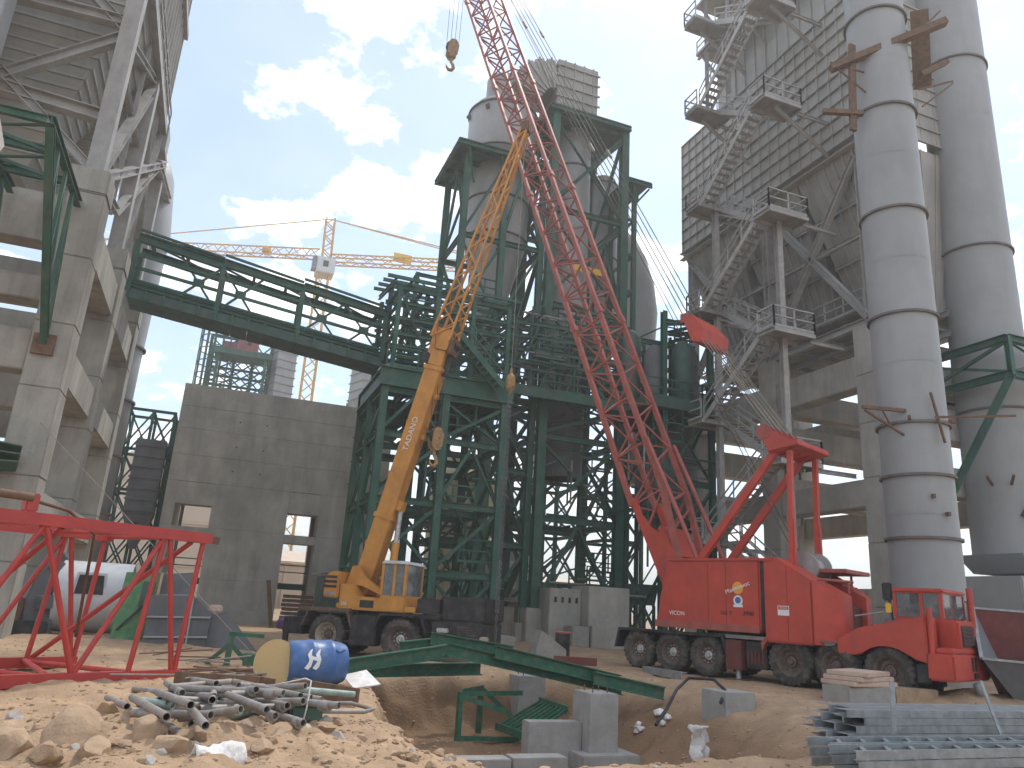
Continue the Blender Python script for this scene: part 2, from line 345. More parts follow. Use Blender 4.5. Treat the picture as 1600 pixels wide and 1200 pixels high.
# ------------------------------------------------------------------ ground
def _hash(i, j, s):
    n = (i * 374761393 + j * 668265263 + s * 974711) & 0x7fffffff
    n = ((n ^ (n >> 13)) * 1274126177) & 0x7fffffff
    return ((n ^ (n >> 16)) & 0xffff) / 65535.0
def vnoise(x, y, s=0):
    xi = np.floor(x).astype(np.int64); yi = np.floor(y).astype(np.int64); fx = x - xi; fy = y - yi
    fx = fx * fx * (3 - 2 * fx); fy = fy * fy * (3 - 2 * fy)
    a = _hash(xi, yi, s); b = _hash(xi + 1, yi, s); c = _hash(xi, yi + 1, s); d = _hash(xi + 1, yi + 1, s)
    return (a * (1 - fx) + b * fx) * (1 - fy) + (c * (1 - fx) + d * fx) * fy - .5
def sstep(a, b, x): t = np.clip((x - a) / (b - a), 0, 1); return t * t * (3 - 2 * t)
def ground_h(x, y):
    x = np.asarray(x, float); y = np.asarray(y, float)
    h = .10 * vnoise(x / 3.1, y / 3.1, 1) + .09 * vnoise(x / 1.1, y / 1.1, 2)
    d = np.hypot(x, y); near = 1 - sstep(22, 45, d)
    h = h + near * (.09 * vnoise(x / .45, y / .45, 3) + .05 * vnoise(x / .19, y / .19, 4) + .03 * vnoise(x / .09, y / .09, 5))
    flat = np.clip(1 - np.abs((x - 15.6) * .924 + (y - 20.6) * .383) / 3.2, 0, 1) ** .5      # along the truck
    h = h * (1 - .6 * flat) - .07 * np.minimum(1, flat * 2)
    h = h - .38 * np.exp(-(((x - 6.3) / 5.5) ** 2 + ((y - 29) / 5.) ** 2) ** 2)               # hollow under the mobile crane
    h = h + .16 * np.exp(-(((x - .2) / 2.6) ** 2 + ((y - 9.6) / 2.4) ** 2)) * (1 + vnoise(x / .3, y / .3, 7))   # rubble bank
    h = h - .20 * sstep(2.4, 3.6, x) * (1 - sstep(8.2, 10.5, x)) * (1 - sstep(10.5, 12.5, y)) * sstep(3, 6, d)      # worn lip in front of the pit
    h = h + near * .16 * np.exp(-(((x - .3) / 2.4) ** 2 + ((y - 9.8) / 2.0) ** 2)) * vnoise(x / .22, y / .22, 14)
    wob = .5 * vnoise(x / .9, y / .9, 8) + .25 * vnoise(x / .3, y / .3, 9)
    left = sstep(0, .55, x - (2.75 + (y - 11) * .13) + wob * .9)
    xr = np.where(y > 13.5, 11.9, 11.9 - (13.5 - y) * .55)
    right = sstep(0, 3.2, xr - x + wob * .5)
    far = sstep(0, 1.2, 20.3 - y + wob); close = sstep(0, 1.3, y - 9.5 + wob * .5)
    pit = left * right * far * close
    h = h - 1.35 * pit * (1 + .10 * vnoise(x / .6, y / .6, 10)) + pit * (1 - pit) * .25 * vnoise(x / .35, y / .35, 11)
    h = h + .35 * np.exp(-(((x - 19.5) / 1.6) ** 2 + ((y - 15.6) / .9) ** 2)) * (1 + .6 * vnoise(x / .4, y / .4, 12))
    return h
def gz(x, y): return float(ground_h(np.array([x]), np.array([y]))[0])
_an = np.concatenate([np.linspace(R(-24), R(76), 560), np.linspace(R(76), R(336), 40)[1:-1]])
_ra = np.concatenate([[.5, 1.5, 3, 4.5], np.geomspace(5.5, 46, 420), np.geomspace(48, 1500, 30)])
_A, _Rr = np.meshgrid(_an, _ra, indexing='ij'); _X = _Rr * np.sin(_A); _Y = _Rr * np.cos(_A); _Z = ground_h(_X, _Y)
_na, _nr = _A.shape
_v = np.stack([_X, _Y, _Z], -1).reshape(-1, 3)
_i = np.arange(_na)[:, None]; _j = np.arange(_nr - 1)[None]; _i2 = (_i + 1) % _na
_q = np.stack([_i * _nr + _j, _i * _nr + _j + 1, _i2 * _nr + _j + 1, _i2 * _nr + _j], -1).reshape(-1, 4)
me = bpy.data.meshes.new('ground'); me.vertices.add(len(_v)); me.vertices.foreach_set('co', _v.ravel())
me.loops.add(_q.size); me.loops.foreach_set('vertex_index', _q.ravel())
me.polygons.add(len(_q)); me.polygons.foreach_set('loop_start', np.arange(len(_q)) * 4); me.polygons.foreach_set('loop_total', np.full(len(_q), 4))
me.polygons.foreach_set('use_smooth', np.ones(len(_q), bool)); me.update(calc_edges=True); me.validate()
M('dirt', (.385, .262, .16), .95, var=.22, scale=1.3, dirt=(.29, .19, .112), amt=.9, dscale=.55, bump=.9, bscale=16)
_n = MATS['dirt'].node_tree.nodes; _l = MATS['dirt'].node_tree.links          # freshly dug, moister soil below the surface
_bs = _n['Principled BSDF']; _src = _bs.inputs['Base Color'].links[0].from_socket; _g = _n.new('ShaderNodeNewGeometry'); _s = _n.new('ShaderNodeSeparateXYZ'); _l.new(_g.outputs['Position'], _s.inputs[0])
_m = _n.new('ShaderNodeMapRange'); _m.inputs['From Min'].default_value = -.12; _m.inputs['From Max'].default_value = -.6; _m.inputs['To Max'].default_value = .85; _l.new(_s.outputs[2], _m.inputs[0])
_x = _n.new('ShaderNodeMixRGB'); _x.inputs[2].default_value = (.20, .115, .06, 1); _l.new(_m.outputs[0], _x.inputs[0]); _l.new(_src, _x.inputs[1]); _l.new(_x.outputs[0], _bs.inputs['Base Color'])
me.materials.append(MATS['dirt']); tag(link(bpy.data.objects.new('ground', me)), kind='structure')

# ------------------------------------------------------------------ left: concrete frame carrying a grey filter
F = thing('concrete_structure', 'tall bare concrete frame of heavy columns and beams carrying the ribbed grey hopper structure', 'frame', (-8, 33, 0))
def w(p, o=(-8, 33, 0)): return V(p) - V(o)
CX = (-6.1, -12.6); CY = (26.0, 32.5, 39.5)
for cx in CX:
    for cy in CY:
        for za, zb in zip((-.6, 2.1, 4.6, 7.3, 9.4, 11.7), (2.1, 4.6, 7.3, 9.4, 11.7, 14.0)):
            e = random.uniform(0, .012); prism(F, 'column_lift', [(cx + 8 - e, cy - 33 - e), (cx + 9.1 + e, cy - 33 - e), (cx + 9.1 + e, cy - 31.85 + e), (cx + 8 - e, cy - 31.85 + e)], 'z', za + .004, zb - .004, 'conc_old', .025)
        prism(F, 'capital', [(cx + 7.9, cy - 33.06), (cx + 9.14, cy - 33.06), (cx + 9.14, cy - 31.8), (cx + 7.9, cy - 31.8)], 'z', 14.003, 14.9, 'conc_old', .05)
for (z0, z1) in ((11.95, 13.3), (7.7, 8.9), (3.3, 4.3)):
    for cx in CX:
        for a, b in zip(CY, CY[1:]): box(F, 'beam', cx + 8.12, cx + 9.02, a - 31.84, b - 33.01, z0, z1, 'conc_old', .03)
    for cy in CY:
        if z0 > 5: box(F, 'beam', -3.49, 1.89, cy - 32.85, cy - 32.0, z0 + .1, z1 + .45 if z0 > 10 else z1 + .2, 'conc_old', .03)
for cy in CY: box(F, 'beam', -3.49, 1.89, cy - 32.8, cy - 32.05, 10.1, 10.9, 'conc_old', .03)

K = thing('filter_house', 'ribbed grey steel filter with slanted hoppers raised on the bare concrete frame', 'filter', (-8, 33, 14.9))
def k(x, y, z): return V((x + 8, y - 33, z - 14.9))
for j, cy in enumerate(CY):                                           # steel posts
    for cx in (-5.55, -12.05): mem(K, 'post', k(cx, cy + .55, 14.9), k(cx, cy + .55, 23.5), .55, .55, 'steel', 'box')
cx0, cx1, cy0, cy1, cz = -12.4, -5.5, 27.2, 37.5, 23.6
for i in range(14):                                                   # casing panels facing the yard
    y0 = lerp(cy0, cy1, i / 14); y1 = lerp(cy0, cy1, (i + 1) / 14)
    mem(K, 'wall_panel', k(cx1, (y0 + y1) / 2, cz), k(cx1, (y0 + y1) / 2, 38), .05, y1 - y0 - .02, 'panel')
    mem(K, 'rib', k(cx1 + .09, y1, cz), k(cx1 + .09, y1, 38), .14, .06, 'panel')
for i in range(9):
    x0 = lerp(cx0, cx1, i / 9); x1 = lerp(cx0, cx1, (i + 1) / 9)
    for yy, e in ((cy0, -1), (cy1, 1)):
        mem(K, 'wall_panel', k((x0 + x1) / 2, yy, cz), k((x0 + x1) / 2, yy, 38), x1 - x0 - .02, .05, 'panel')
        mem(K, 'rib', k(x0, yy + e * .09, cz), k(x0, yy + e * .09, 38), .06, .14, 'panel')
box(K, 'roof', cx0 + 8, cx1 + 8, cy0 - 33, cy1 - 33, 38.01 - 14.9, 38.2 - 14.9, 'panel')
for zz in (23.5, 29.5, 34): mem(K, 'ring_beam', k(cx1 + .2, cy0 - .2, zz), k(cx1 + .2, cy1 + .2, zz), .24, .35, 'steel', 'C')
for h0, h1 in ((cy0, 32.3), (32.4, cy1)):                             # two ribbed hoppers
    tx0, tx1 = -9.4, -8.4; ty0, ty1 = (h0 + h1) / 2 - .5, (h0 + h1) / 2 + .5; bz, tz = 15.6, 23.4
    c8 = [k(cx0, h0, tz), k(cx1, h0, tz), k(cx1, h1, tz), k(cx0, h1, tz), k(tx0, ty0, bz), k(tx1, ty0, bz), k(tx1, ty1, bz), k(tx0, ty1, bz)]
    mesh_obj('hopper', c8, [(0, 1, 5, 4), (1, 2, 6, 5), (2, 3, 7, 6), (3, 0, 4, 7), (4, 5, 6, 7)], 'panel', K)
    for n in range(1, 17):
        t = n / 18
        c4 = [vl(c8[q], c8[q + 4], t) for q in range(4)]
        for q in range(4):
            mem(K, 'stiffener', c4[q], c4[(q + 1) % 4], .13, .10, 'panel', 'L')
def kb(a, b, ww, h=None, m='steel', s='I', n='brace'): return mem(K, n, k(*a), k(*b), ww, h, m, s)
kb((-5.5, 26.6, 14.95), (-5.5, 33, 22.9), .34); kb((-5.5, 33.1, 22.8), (-5.5, 40, 15.2), .34)
kb((-5.45, 33.1, 15.0), (-5.45, 37.4, 23.2), .34); kb((-5.6, 27, 19.6), (-5.6, 33, 19.9), .2)
kb((-12, 26.55, 15.2), (-5.6, 26.55, 20.6), .36); kb((-12, 26.5, 20.6), (-5.6, 26.5, 15.0), .30)
kb((-12, 26.6, 20.9), (-5.6, 26.6, 21.2), .4, .4, n='beam'); kb((-12, 26.6, 17.6), (-5.8, 26.6, 17.2), .45, .45, n='beam')
kb((-5.6, 26.6, 20.8), (-8.6, 26.7, 23.5), .36); kb((-5.5, 26.7, 20.5), (-5.5, 33, 23.3), .3)
kb((-5.5, 27, 15.1), (-5.3, 40, 23.2), .3); kb((-5.5, 30, 15.2), (-5.5, 30.4, 23.3), .16); kb((-5.5, 35.7, 14.8), (-5.5, 35.6, 23.3), .2)
kb((-5.5, 26.9, 15.0), (-5.5, 31, 15.8), .3, n='beam'); kb((-5.5, 31, 15.8), (-5.4, 38, 21.8), .3)
kb((-5.4, 38, 22.0), (-5.4, 45, 23.4), .4, n='beam')
box(K, 'head_box', 2.2, 2.9, 4.3, 5.4, 7.6, 8.9, 'steel')
railing(K, [k(-5.2, 27.2, 23.7), k(-5.2, 37.6, 23.7)], mat='steel')
box(K, 'side_column', -3.6, -.75, -8.3, -7.4, 2.6, 12.5, 'duct', .03)

DV = thing('vertical_duct', 'curved grey riser duct behind the bare concrete frame, under the sloping green gallery', 'duct', (-6.3, 44.5, 0))
tube(DV, 'shell', [(0, 0, 2), (0, 0, 13), (.05, 0, 18), (0, .2, 21), (-.4, .6, 24.5), (-1.2, 1, 27)], [1.2, 1.25, 1.3, 1.45, 1.45, 1.4], 'duct', 28)
for zz in (5, 8, 11, 14, 17, 20): lathe(DV, 'flange', [(1.26, zz), (1.42, zz), (1.42, zz + .1), (1.26, zz + .1)], 'seam', seg=28, cap=False)

# green cantilevered platform on the near column
GC = thing('cantilever_platform', 'dark green bracketed steel platform jutting from the bare concrete frame', 'platform', (-5.7, 26, 8.6))
def c_(x, y, z): return V((x + 5.7, y - 26, z - 8.6))
for x in (-5.7, -7.6, -9.5):
    mem(GC, 'beam', c_(x, 21, 13.5), c_(x, 25.95, 13.5), .2, .26, 'green', 'I')
    mem(GC, 'strut', c_(x, 21.1, 13.35), c_(x, 25.9, 8.7 if x > -6 else 10.8), .2, .2, 'green', 'I')
    for yy in (22.3, 23.6, 24.9):
        t = (25.9 - yy) / 4.8; zl = lerp(8.7 if x > -6 else 10.8, 13.35, t)
        mem(GC, 'brace', c_(x, yy, 13.4), c_(x, yy + .3, zl - .1), .1, .1, 'green', 'L')
        mem(GC, 'brace', c_(x, yy, 13.4), c_(x, yy + 1.2, lerp(8.7 if x > -6 else 10.8, 13.35, max(0, t - .25))), .1, .1, 'green', 'L')
for yy in (21, 22.7, 24.4): mem(GC, 'beam', c_(-9.5, yy, 13.45), c_(-5.8, yy, 13.45), .16, .22, 'green', 'I')
for a, b in (((-9.5, 21), (-5.7, 22.7)), ((-5.7, 21), (-9.5, 22.7)), ((-9.5, 22.7), (-5.7, 24.4)), ((-5.7, 22.7), (-9.5, 24.4))):
    mem(GC, 'brace', c_(*a, 13.35), c_(*b, 13.35), .1, .1, 'green', 'L')
box(GC, 'base_plate', -.3, .3, -.12, .02, -.3, .35, 'rust')
mesh_obj('hanging_sack', [c_(-7.1, 21.1, 13.2), c_(-6.85, 21.1, 13.25), c_(-6.6, 21.15, 12.5), c_(-6.75, 21.2, 12.1), c_(-7.0, 21.2, 12.15), c_(-7.15, 21.3, 12.7), c_(-6.85, 21.4, 12.6)],
         [(0, 1, 2, 3, 4, 5), (1, 0, 6), (2, 1, 6), (3, 2, 6), (4, 3, 6), (5, 4, 6), (0, 5, 6)], 'sack', GC)
GP = thing('folded_plate', 'small folded green steel plates bolted low on the bare concrete column', 'plate', (-5.7, 25.7, 4.9))
for i in range(3): mesh_obj('plate', [(-1.0, .2, .3 * i - .3), (.1, .2, .25 * i - .2), (.35, -.9, .22 * i - .05), (-.9, -1.1, .3 * i - .1), (-1.0, .2, .3 * i - .34), (.1, .2, .25 * i - .24), (.35, -.9, .22 * i - .09), (-.9, -1.1, .3 * i - .14)],
         [(0, 1, 2, 3), (7, 6, 5, 4), (0, 4, 5, 1), (1, 5, 6, 2), (2, 6, 7, 3), (3, 7, 4, 0)], 'green', GP)

# ------------------------------------------------------------------ concrete hall with tall openings
B = thing('concrete_building', 'windowless raw concrete hall with stained horizontal pour joints and tall open doorways', 'building', (3.4, 46, 0))
def bx(x0, x1, z0, z1, y0=46., y1=47.1, n='wall_panel', bv=.012, m='conc'):
    return box(B, n, x0 - 3.4, x1 - 3.4, y0 - 46, y1 - 46, z0, z1, m, bv)
lifts = [-.5, 2.2, 4.95, 7.4, 8.9, 10.4, 11.7, 13.0]
for z0, z1 in zip(lifts, lifts[1:]):
    segs = [(-2.7, 9.6)] if z0 >= 7.3 else [(-2.7, -2.1), (-.2, 3.95), (5.7, 9.6)]
    for a, b in segs:
        bx(a, b, z0 + .003, z1 - .003, 46 + random.uniform(0, .02))
for a, b in ((-2.1, -.2), (3.95, 5.7)):
    bx(a + .003, b - .003, 6.15, 7.38); bx(a + .003, b - .003, 4.45, 4.93, n='lintel')
    bx(a + .003, b - .003, 1.9, 2.25, 48, 48.4, n='beam', m='green_plate')
    for zz in (2.9, 3.3): mem(B, 'handrail', (a - 3.4, 2.2, zz), (b - 3.4, 2.2, zz), .06, .06, 'green')
bx(-.15, 3.9, -.5, .62, 45.55, 45.98, n='plinth'); bx(5.75, 9.6, -.5, .5, 45.6, 45.98, n='plinth')
bx(-2.7, -2.1, -.5, 12.2, 47.12, 54); bx(9.05, 9.6, -.5, 12.2, 47.12, 54)
for a, b in ((-2.05, -1.85), (2.6, 3.6), (6.2, 9.0)): bx(a, b, -.5, 12.2, 53.4, 54)
bx(-2.05, 9.0, 7.2, 12.2, 53.42, 53.98); bx(-2.05, 9.0, 12.25, 12.7, 47.12, 54, n='roof')
for xx in (.6, 2.1, 7.2):
    for zz in (8.2, 9.6, 11.1): mem(B, 'tie_hole', (xx - 3.4, -.012, zz), (xx - 3.4, .002, zz), .09, .09, 'black', 'c8')
# lean-to shed against the hall
SH = thing('shed', 'low dark green sheet metal shed at the foot of the raw concrete hall', 'shed', (7.6, 42, -.3))
for i in range(9): box(SH, 'sheet', -1.6 + i * .36, -1.25 + i * .36, 0, .04, 0, 3.0 + .03 * (i % 2), 'green_plate')
for i in range(6): box(SH, 'sheet', -1.65, -1.61, .1 + i * .5, .58 + i * .5, 0, 3.0, 'green_plate')
mesh_obj('roof', [(-1.9, -.4, 3.1), (1.8, -.4, 3.5), (1.8, 3.4, 3.5), (-1.9, 3.4, 3.1), (-1.9, -.4, 3.16), (1.8, -.4, 3.56), (1.8, 3.4, 3.56), (-1.9, 3.4, 3.16)], [(3, 2, 1, 0), (4, 5, 6, 7), (0, 1, 5, 4), (1, 2, 6, 5), (2, 3, 7, 6), (3, 0, 4, 7)], 'galv', SH)

# ------------------------------------------------------------------ sloping green gallery
GL = thing('conveyor_gallery', 'long sloping green steel gallery bridge without cladding linking concrete frame and tower', 'gallery', (-5.2, 36, 13.6))
def gp(x, s, dz): return V((x + 5.2, (0, 1.7)[s] if isinstance(s, int) else s, lerp(0, -1.32, (x + 5.2) / 11.8) + dz))
st = [-5.2, -1.4, 2.35, 6.55]
for s in (0, 1):
    for i in range(3):
        a, b = st[i], st[i + 1]
        mem(GL, 'top_chord', gp(a, s, 3.45), gp(b, s, 3.3), .28, .38, 'green', 'I')
        mem(GL, 'bottom_chord', gp(a, s, 1.1), gp(b, s, 1.1), .26, .2, 'green', 'I')
        for dz, ww in (((1.38, .1), (1.98, .14), (2.62, .14)) if s == 0 else ((1.9, .12),)): mem(GL, 'rail', gp(a + .1, s, dz), gp(b - .1, s, dz), ww * .8, ww, 'green', 'L')
        if s == 0: mem(GL, 'cap_rail', gp(a, s, 3.86), gp(b, s, 3.68), .12, .1, 'green')
        half = (a + b) / 2
        for (q0, q1) in (((half, b),) if i == 0 else ((a, half),) if i == 1 else ((a, half), (half, b))) if s == 0 else ():
            for (e0, e1) in (((q0, .95), (q1, 3.2)), ((q1, .95), (q0, 3.2))):
                mem(GL, 'brace', gp(e0[0], s, e0[1]), gp(e1[0], s, e1[1]), .1, .1, 'green', 'L')
            m = gp((q0 + q1) / 2, s, 2.07)
            mem(GL, 'gusset', m - V((0, .06, .2)), m + V((0, -.06, .2)), .5, .03, 'green')
        for j in range(5):
            x0, x1 = lerp(a, b, j / 5), lerp(a, b, (j + 1) / 5)
            if s == 0: mesh_obj('floor_plate', [gp(x0 + .006, -.06, .5), gp(x1 - .006, -.06, .5), gp(x1 - .006, -.06, .95), gp(x0 + .006, -.06, .95), gp(x0 + .006, 1.75, .5), gp(x1 - .006, 1.75, .5), gp(x1 - .006, 1.75, .95), gp(x0 + .006, 1.75, .95)],
                     [(0, 1, 2, 3), (5, 4, 7, 6), (4, 5, 1, 0), (3, 2, 6, 7), (1, 5, 6, 2), (4, 0, 3, 7)], 'green_plate', GL)
            if s == 0: mem(GL, 'rib', gp(x0, -.12, .48), gp(x0, -.12, .97), .09, .1, 'green')
    for x in st: mem(GL, 'upright', gp(x, s, .8), gp(x, s, 3.3), .22, .22, 'green', 'I')
for x in np.linspace(-4.6, 6.2, 8):
    mem(GL, 'cross_beam', gp(x, .05, 3.4), gp(x, 1.65, 3.4), .14, .2, 'green', 'I')
for a, b in zip(np.linspace(-4.6, 6.2, 5), np.linspace(-4.6, 6.2, 5)[1:]): mem(GL, 'brace', gp(a, .1, 3.35), gp(b, 1.6, 3.35), .08, .08, 'green', 'L')
for i in range(2):   # stacked loose sheets along the top of the near chord
    mem(GL, 'cable_tray', gp(-5 + i * .2, .12 + i * .14, 3.72 + i * .03), gp(6.3 - i * .3, .12 + i * .14, 3.5 + i * .03), .12, .06, 'green_plate')

# ------------------------------------------------------------------ transfer tower (green) with a heavy plate girder
T1 = thing('transfer_tower', 'squat green braced steel tower with deep plate girder where the gallery lands', 'tower', (9.4, 37, -.3))
def t1(x, y, z): return V((x - 9.4, y - 37, z + .3))
class Off:                                    # lets the tower helpers work in plant coordinates
    def __init__(s, o, ox): s.o = o; s.ox = V(ox)
def tower_at(th, ox, xs, ys, zs, *a, **kw):
    steel_tower(th, [x - ox[0] for x in xs], [y - ox[1] for y in ys], [z - ox[2] for z in zs], *a, **kw)
O1 = (9.4, 37, -.3)
tower_at(T1, O1, [6.5, 9.5, 12.5], [34, 37, 40], [-.3, 3.1, 6.2, 9.2, 11.3], .34, .3, .16, how=('X', 'X', '/', 'K'))
mem(T1, 'girder', t1(6.2, 33.85, 11.75), t1(12.9, 33.85, 11.75), .35, .95, 'green', 'I')
mem(T1, 'girder', t1(6.3, 40.1, 11.75), t1(12.8, 40.1, 11.75), .35, .95, 'green', 'I')
for x in (6.4, 12.6): mem(T1, 'girder', t1(x, 34.05, 11.76), t1(x, 39.9, 11.76), .3, .9, 'green', 'I')
for x in np.linspace(7.2, 11.8, 6): mem(T1, 'floor_beam', t1(x, 34.1, 11.9), t1(x, 39.9, 11.9), .18, .34, 'green', 'I')
for y in (35, 36.1, 37.3, 38.4): mem(T1, 'floor_beam', t1(6.5, y, 12.1), t1(12.5, y, 12.1), .14, .2, 'green', 'I')
for y in np.linspace(34.4, 39.6, 9): mem(T1, 'floor_plate', t1(9.3, y, 12.22), t1(12.6, y, 12.22), .44, .05, 'green_plate')
# open head house
for x in (6.75, 8.7, 10.6, 12.5):
    for y in (34.1, 36.4, 38.8): mem(T1, 'post', t1(x, y, 12.2), t1(x, y, 16.5 + (.8 if y > 35 else 0)), .22, .22, 'green', 'I')
for z in (13.3, 14.0, 14.8, 15.6, 16.4):
    for y in (34.1, 36.4, 38.8): mem(T1, 'rail', t1(6.5, y - .05, z), t1(12.6, y - .05, z), .1, .17 if z < 16 else .24, 'green', 'I')
    for x in (6.75, 12.5): mem(T1, 'rail', t1(x, 34.1, z - .02), t1(x, 38.8, z + .05), .1, .16, 'green', 'I')
for x in (6.6, 7.4, 9.2, 11.2, 12.8): mem(T1, 'rafter', t1(x - .15, 33.7, 16.55), t1(x, 39, 17.6), .14, .22, 'green', 'I')
for y, z in ((33.75, 16.75), (34.9, 16.98), (36.2, 17.25), (37.5, 17.5)): mem(T1, 'purlin', t1(6.0, y, z), t1(13.0, y, z), .1, .17, 'green', 'C')
for a, b in ((6.75, 8.7), (8.7, 10.6), (10.6, 12.5)):
    for z in (12.3, 14.8): xbrace(T1, t1(a, 38.9, z), t1(b, 38.9, z), t1(b, 38.9, z + 1.9), t1(a, 38.9, z + 1.9), .1, 'green', gus=.3)
xbrace(T1, t1(6.75, 34, 12.4), t1(8.7, 34, 12.4), t1(8.7, 34, 16.2), t1(6.75, 34, 16.2), .1, 'green', how='\\')
flight(T1, t1(12.0, 33.2, 11.9), t1(9.6, 33.2, 14.2), .8, (0, 1, 0), 'green')
railing(T1, [t1(6.4, 33.7, 12.25), t1(9.4, 33.7, 12.25)], mat='green')
for i in range(7):                                        # chutes and ducts seen through the steel
    box(T1, 'chute', -1.9 + (i % 4) * 1.2, -1.1 + (i % 4) * 1.2, .4 + (i // 4) * 1.2, 1.3 + (i // 4) * 1.2, 10.6 - .5 * (i % 3), 11.6, 'green_plate')
tower_at(T1, O1, [8.6, 11.2], [39, 41.4], [12.2, 14.6, 17, 19.6], .22, .2, .1, how='X')

def clutter(th, ox, x0, x1, y0, y1, z0, z1, n, seed, mats=('green', 'green', 'green_plate', 'steel')):
    r = random.Random(seed)
    for i in range(n):
        k_ = r.random(); y = r.uniform(y0, y1); z = r.uniform(z0, z1); m = r.choice(mats); P_ = lambda x, yy, zz: (x - ox[0], yy - ox[1], zz - ox[2])
        a = r.uniform(x0, x1 - 1.0); b = min(x1, a + r.uniform(1.0, 3.2))
        if k_ < .34: mem(th, 'pipe', P_(a, y, z), P_(b, y, z), .12, .12, m, 'c8')
        elif k_ < .5: mem(th, 'riser_pipe', P_(a, y, z), P_(a, y, min(z1, z + r.uniform(1.5, 4))), .12, .12, m, 'c8')
        elif k_ < .72: mem(th, 'angle_bar', P_(a, y, z), P_(b, y, z + r.choice((-1, 1)) * r.uniform(.8, 2)), .09, .09, 'green', 'L')
        elif k_ < .86: mem(th, 'joist', P_(a, y0 + .1, z), P_(a, y1 - .1, z), .12, .2, 'green', 'I')
        else:
            yy = y0 + .05; railing(th, [V(P_(a, yy, z)), V(P_(b, yy, z))], mat='green')
clutter(T1, O1, 6.6, 12.5, 34.1, 39.9, .5, 11.2, 28, 1)
clutter(T1, O1, 6.8, 12.6, 34.2, 39.5, 12.4, 16.6, 50, 2)
# ------------------------------------------------------------------ twin cyclone towers
T2 = thing('cyclone_tower', 'green braced tower with square roof platform holding the fat pale grey cyclone', 'tower', (13.5, 40.7, 0))
O2 = (13.5, 40.7, 0)
def t2(x, y, z): return V((x - 13.5, y - 40.7, z))
tower_at(T2, O2, [10.9, 13.4, 15.9], [38.6, 42.8], [.9, 5, 9, 13, 17.5, 22.6, 28.2], .36, .3, .17, how=('X', '/', 'K', '\\'))
for x in (10.9, 13.4, 15.9):
    for y in (38.6, 42.8): box(T2, 'pedestal', x - 14.0, x - 13.0, y - 41.2, y - 40.2, -.5, .9, 'conc', .04)
for i in range(7): mem(T2, 'platform_plate', t2(10.1 + i * .88 + .43, 38, 28.35), t2(10.1 + i * .88 + .43, 43.3, 28.35), .86, .08, 'green_plate')
for y in (38.05, 40, 41.6, 43.2): mem(T2, 'platform_beam', t2(10.05, y, 28.15), t2(16.3, y, 28.15), .2, .32, 'green', 'I')
for x in (10.15, 16.2): mem(T2, 'platform_beam', t2(x, 38.1, 28.12), t2(x, 43.2, 28.12), .2, .3, 'green', 'I')
for x in (11.4, 13.5, 15.4): mem(T2, 'knee_brace', t2(x, 38.65, 26.0), t2(x - .6, 38.1, 28.0), .14, .14, 'green', 'L')
cy = lathe(T2, 'cyclone_shell', [(.62, 12.2), (.62, 18.0), (.95, 19.4), (1.98, 23.4), (2.0, 23.6), (2.0, 29.0), (2.25, 29.3), (2.25, 32.6), (2.0, 33.1), (1.25, 33.3), (1.25, 35.4)], 'drum', Matrix.Translation(t2(13.75, 41, 0)), 48)
for z, r in ((18.0, .66), (23.45, 2.03), (26.0, 2.03), (28.9, 2.04), (29.35, 2.28), (32.55, 2.28), (33.3, 1.32)): lathe(T2, 'flange', [(r - .05, z), (r + .07, z), (r + .07, z + .09), (r - .05, z + .09)], 'seam', Matrix.Translation(t2(13.75, 41, 0)), 48, cap=False)
for a in range(0, 360, 45): mem(T2, 'bracket', t2(13.75 + 2.2 * math.cos(R(a)), 41 + 2.2 * math.sin(R(a)), 32.0), t2(13.75 + 2.45 * math.cos(R(a)), 41 + 2.45 * math.sin(R(a)), 32.2), .2, .25, 'seam')

clutter(T2, O2, 11, 15.9, 38.8, 42.6, 10, 19, 40, 5)
T3 = thing('box_top_tower', 'tallest green braced tower, its slim grey vessels capped by a ribbed rectangular duct', 'tower', (18.8, 40.5, 0))
O3 = (18.8, 40.5, 0)
def t3(x, y, z): return V((x - 18.8, y - 40.5, z))
tower_at(T3, O3, [16.35, 21.35], [38.2, 42.8], [1.7, 6.6, 11.2, 13.4, 19.2, 25.6, 32.3], .5, .34, .2, how=('K', 'X', '/', 'X', '\\', 'X'), gus=.4)
for x in (16.35, 21.35):
    for y in (38.2, 42.8): box(T3, 'pedestal', x - 19.4, x - 18.2, y - 41.1, y - 39.9, -.5, 1.7, 'conc', .05)
for z in (19.6, 25.9): mem(T3, 'strut', t3(16.4, 38.1, z), t3(21.3, 38.1, z + 5.6), .18, .18, 'green', 'I')
for i in range(6): mem(T3, 'platform_plate', t3(15.9 + i * .95 + .46, 37.7, 32.5), t3(15.9 + i * .95 + .46, 43.2, 32.5), .93, .08, 'green_plate')
for y in (37.75, 39.5, 41.3, 43.1): mem(T3, 'platform_beam', t3(15.85, y, 32.3), t3(21.6, y, 32.3), .2, .3, 'green', 'I')
for i in range(2): mem(T3, 'platform_plate', t3(22.0 + i * .9, 38, 28.9), t3(22.0 + i * .9, 41.6, 28.9), .88, .08, 'green_plate')
for y in (38.05, 39.8, 41.5): mem(T3, 'platform_beam', t3(21.5, y, 28.7), t3(23.4, y, 28.7), .16, .26, 'green', 'I')
for y in (38.3, 41.4): mem(T3, 'post', t3(22.2, y, 13.4), t3(22.2, y, 28.6), .26, .26, 'green', 'I'); mem(T3, 'knee_brace', t3(22.25, y, 27.2), t3(23.3, y, 28.6), .12, .12, 'green', 'L')
for z in (16, 18.5, 21, 23.5, 26): mem(T3, 'beam', t3(21.5, 38.3, z), t3(22.1, 38.3, z), .14, .18, 'green'); mem(T3, 'beam', t3(22.2, 38.4, z), t3(22.2, 41.3, z), .14, .18, 'green')
Mv = Matrix.Translation(t3(18.7, 40.5, 0))
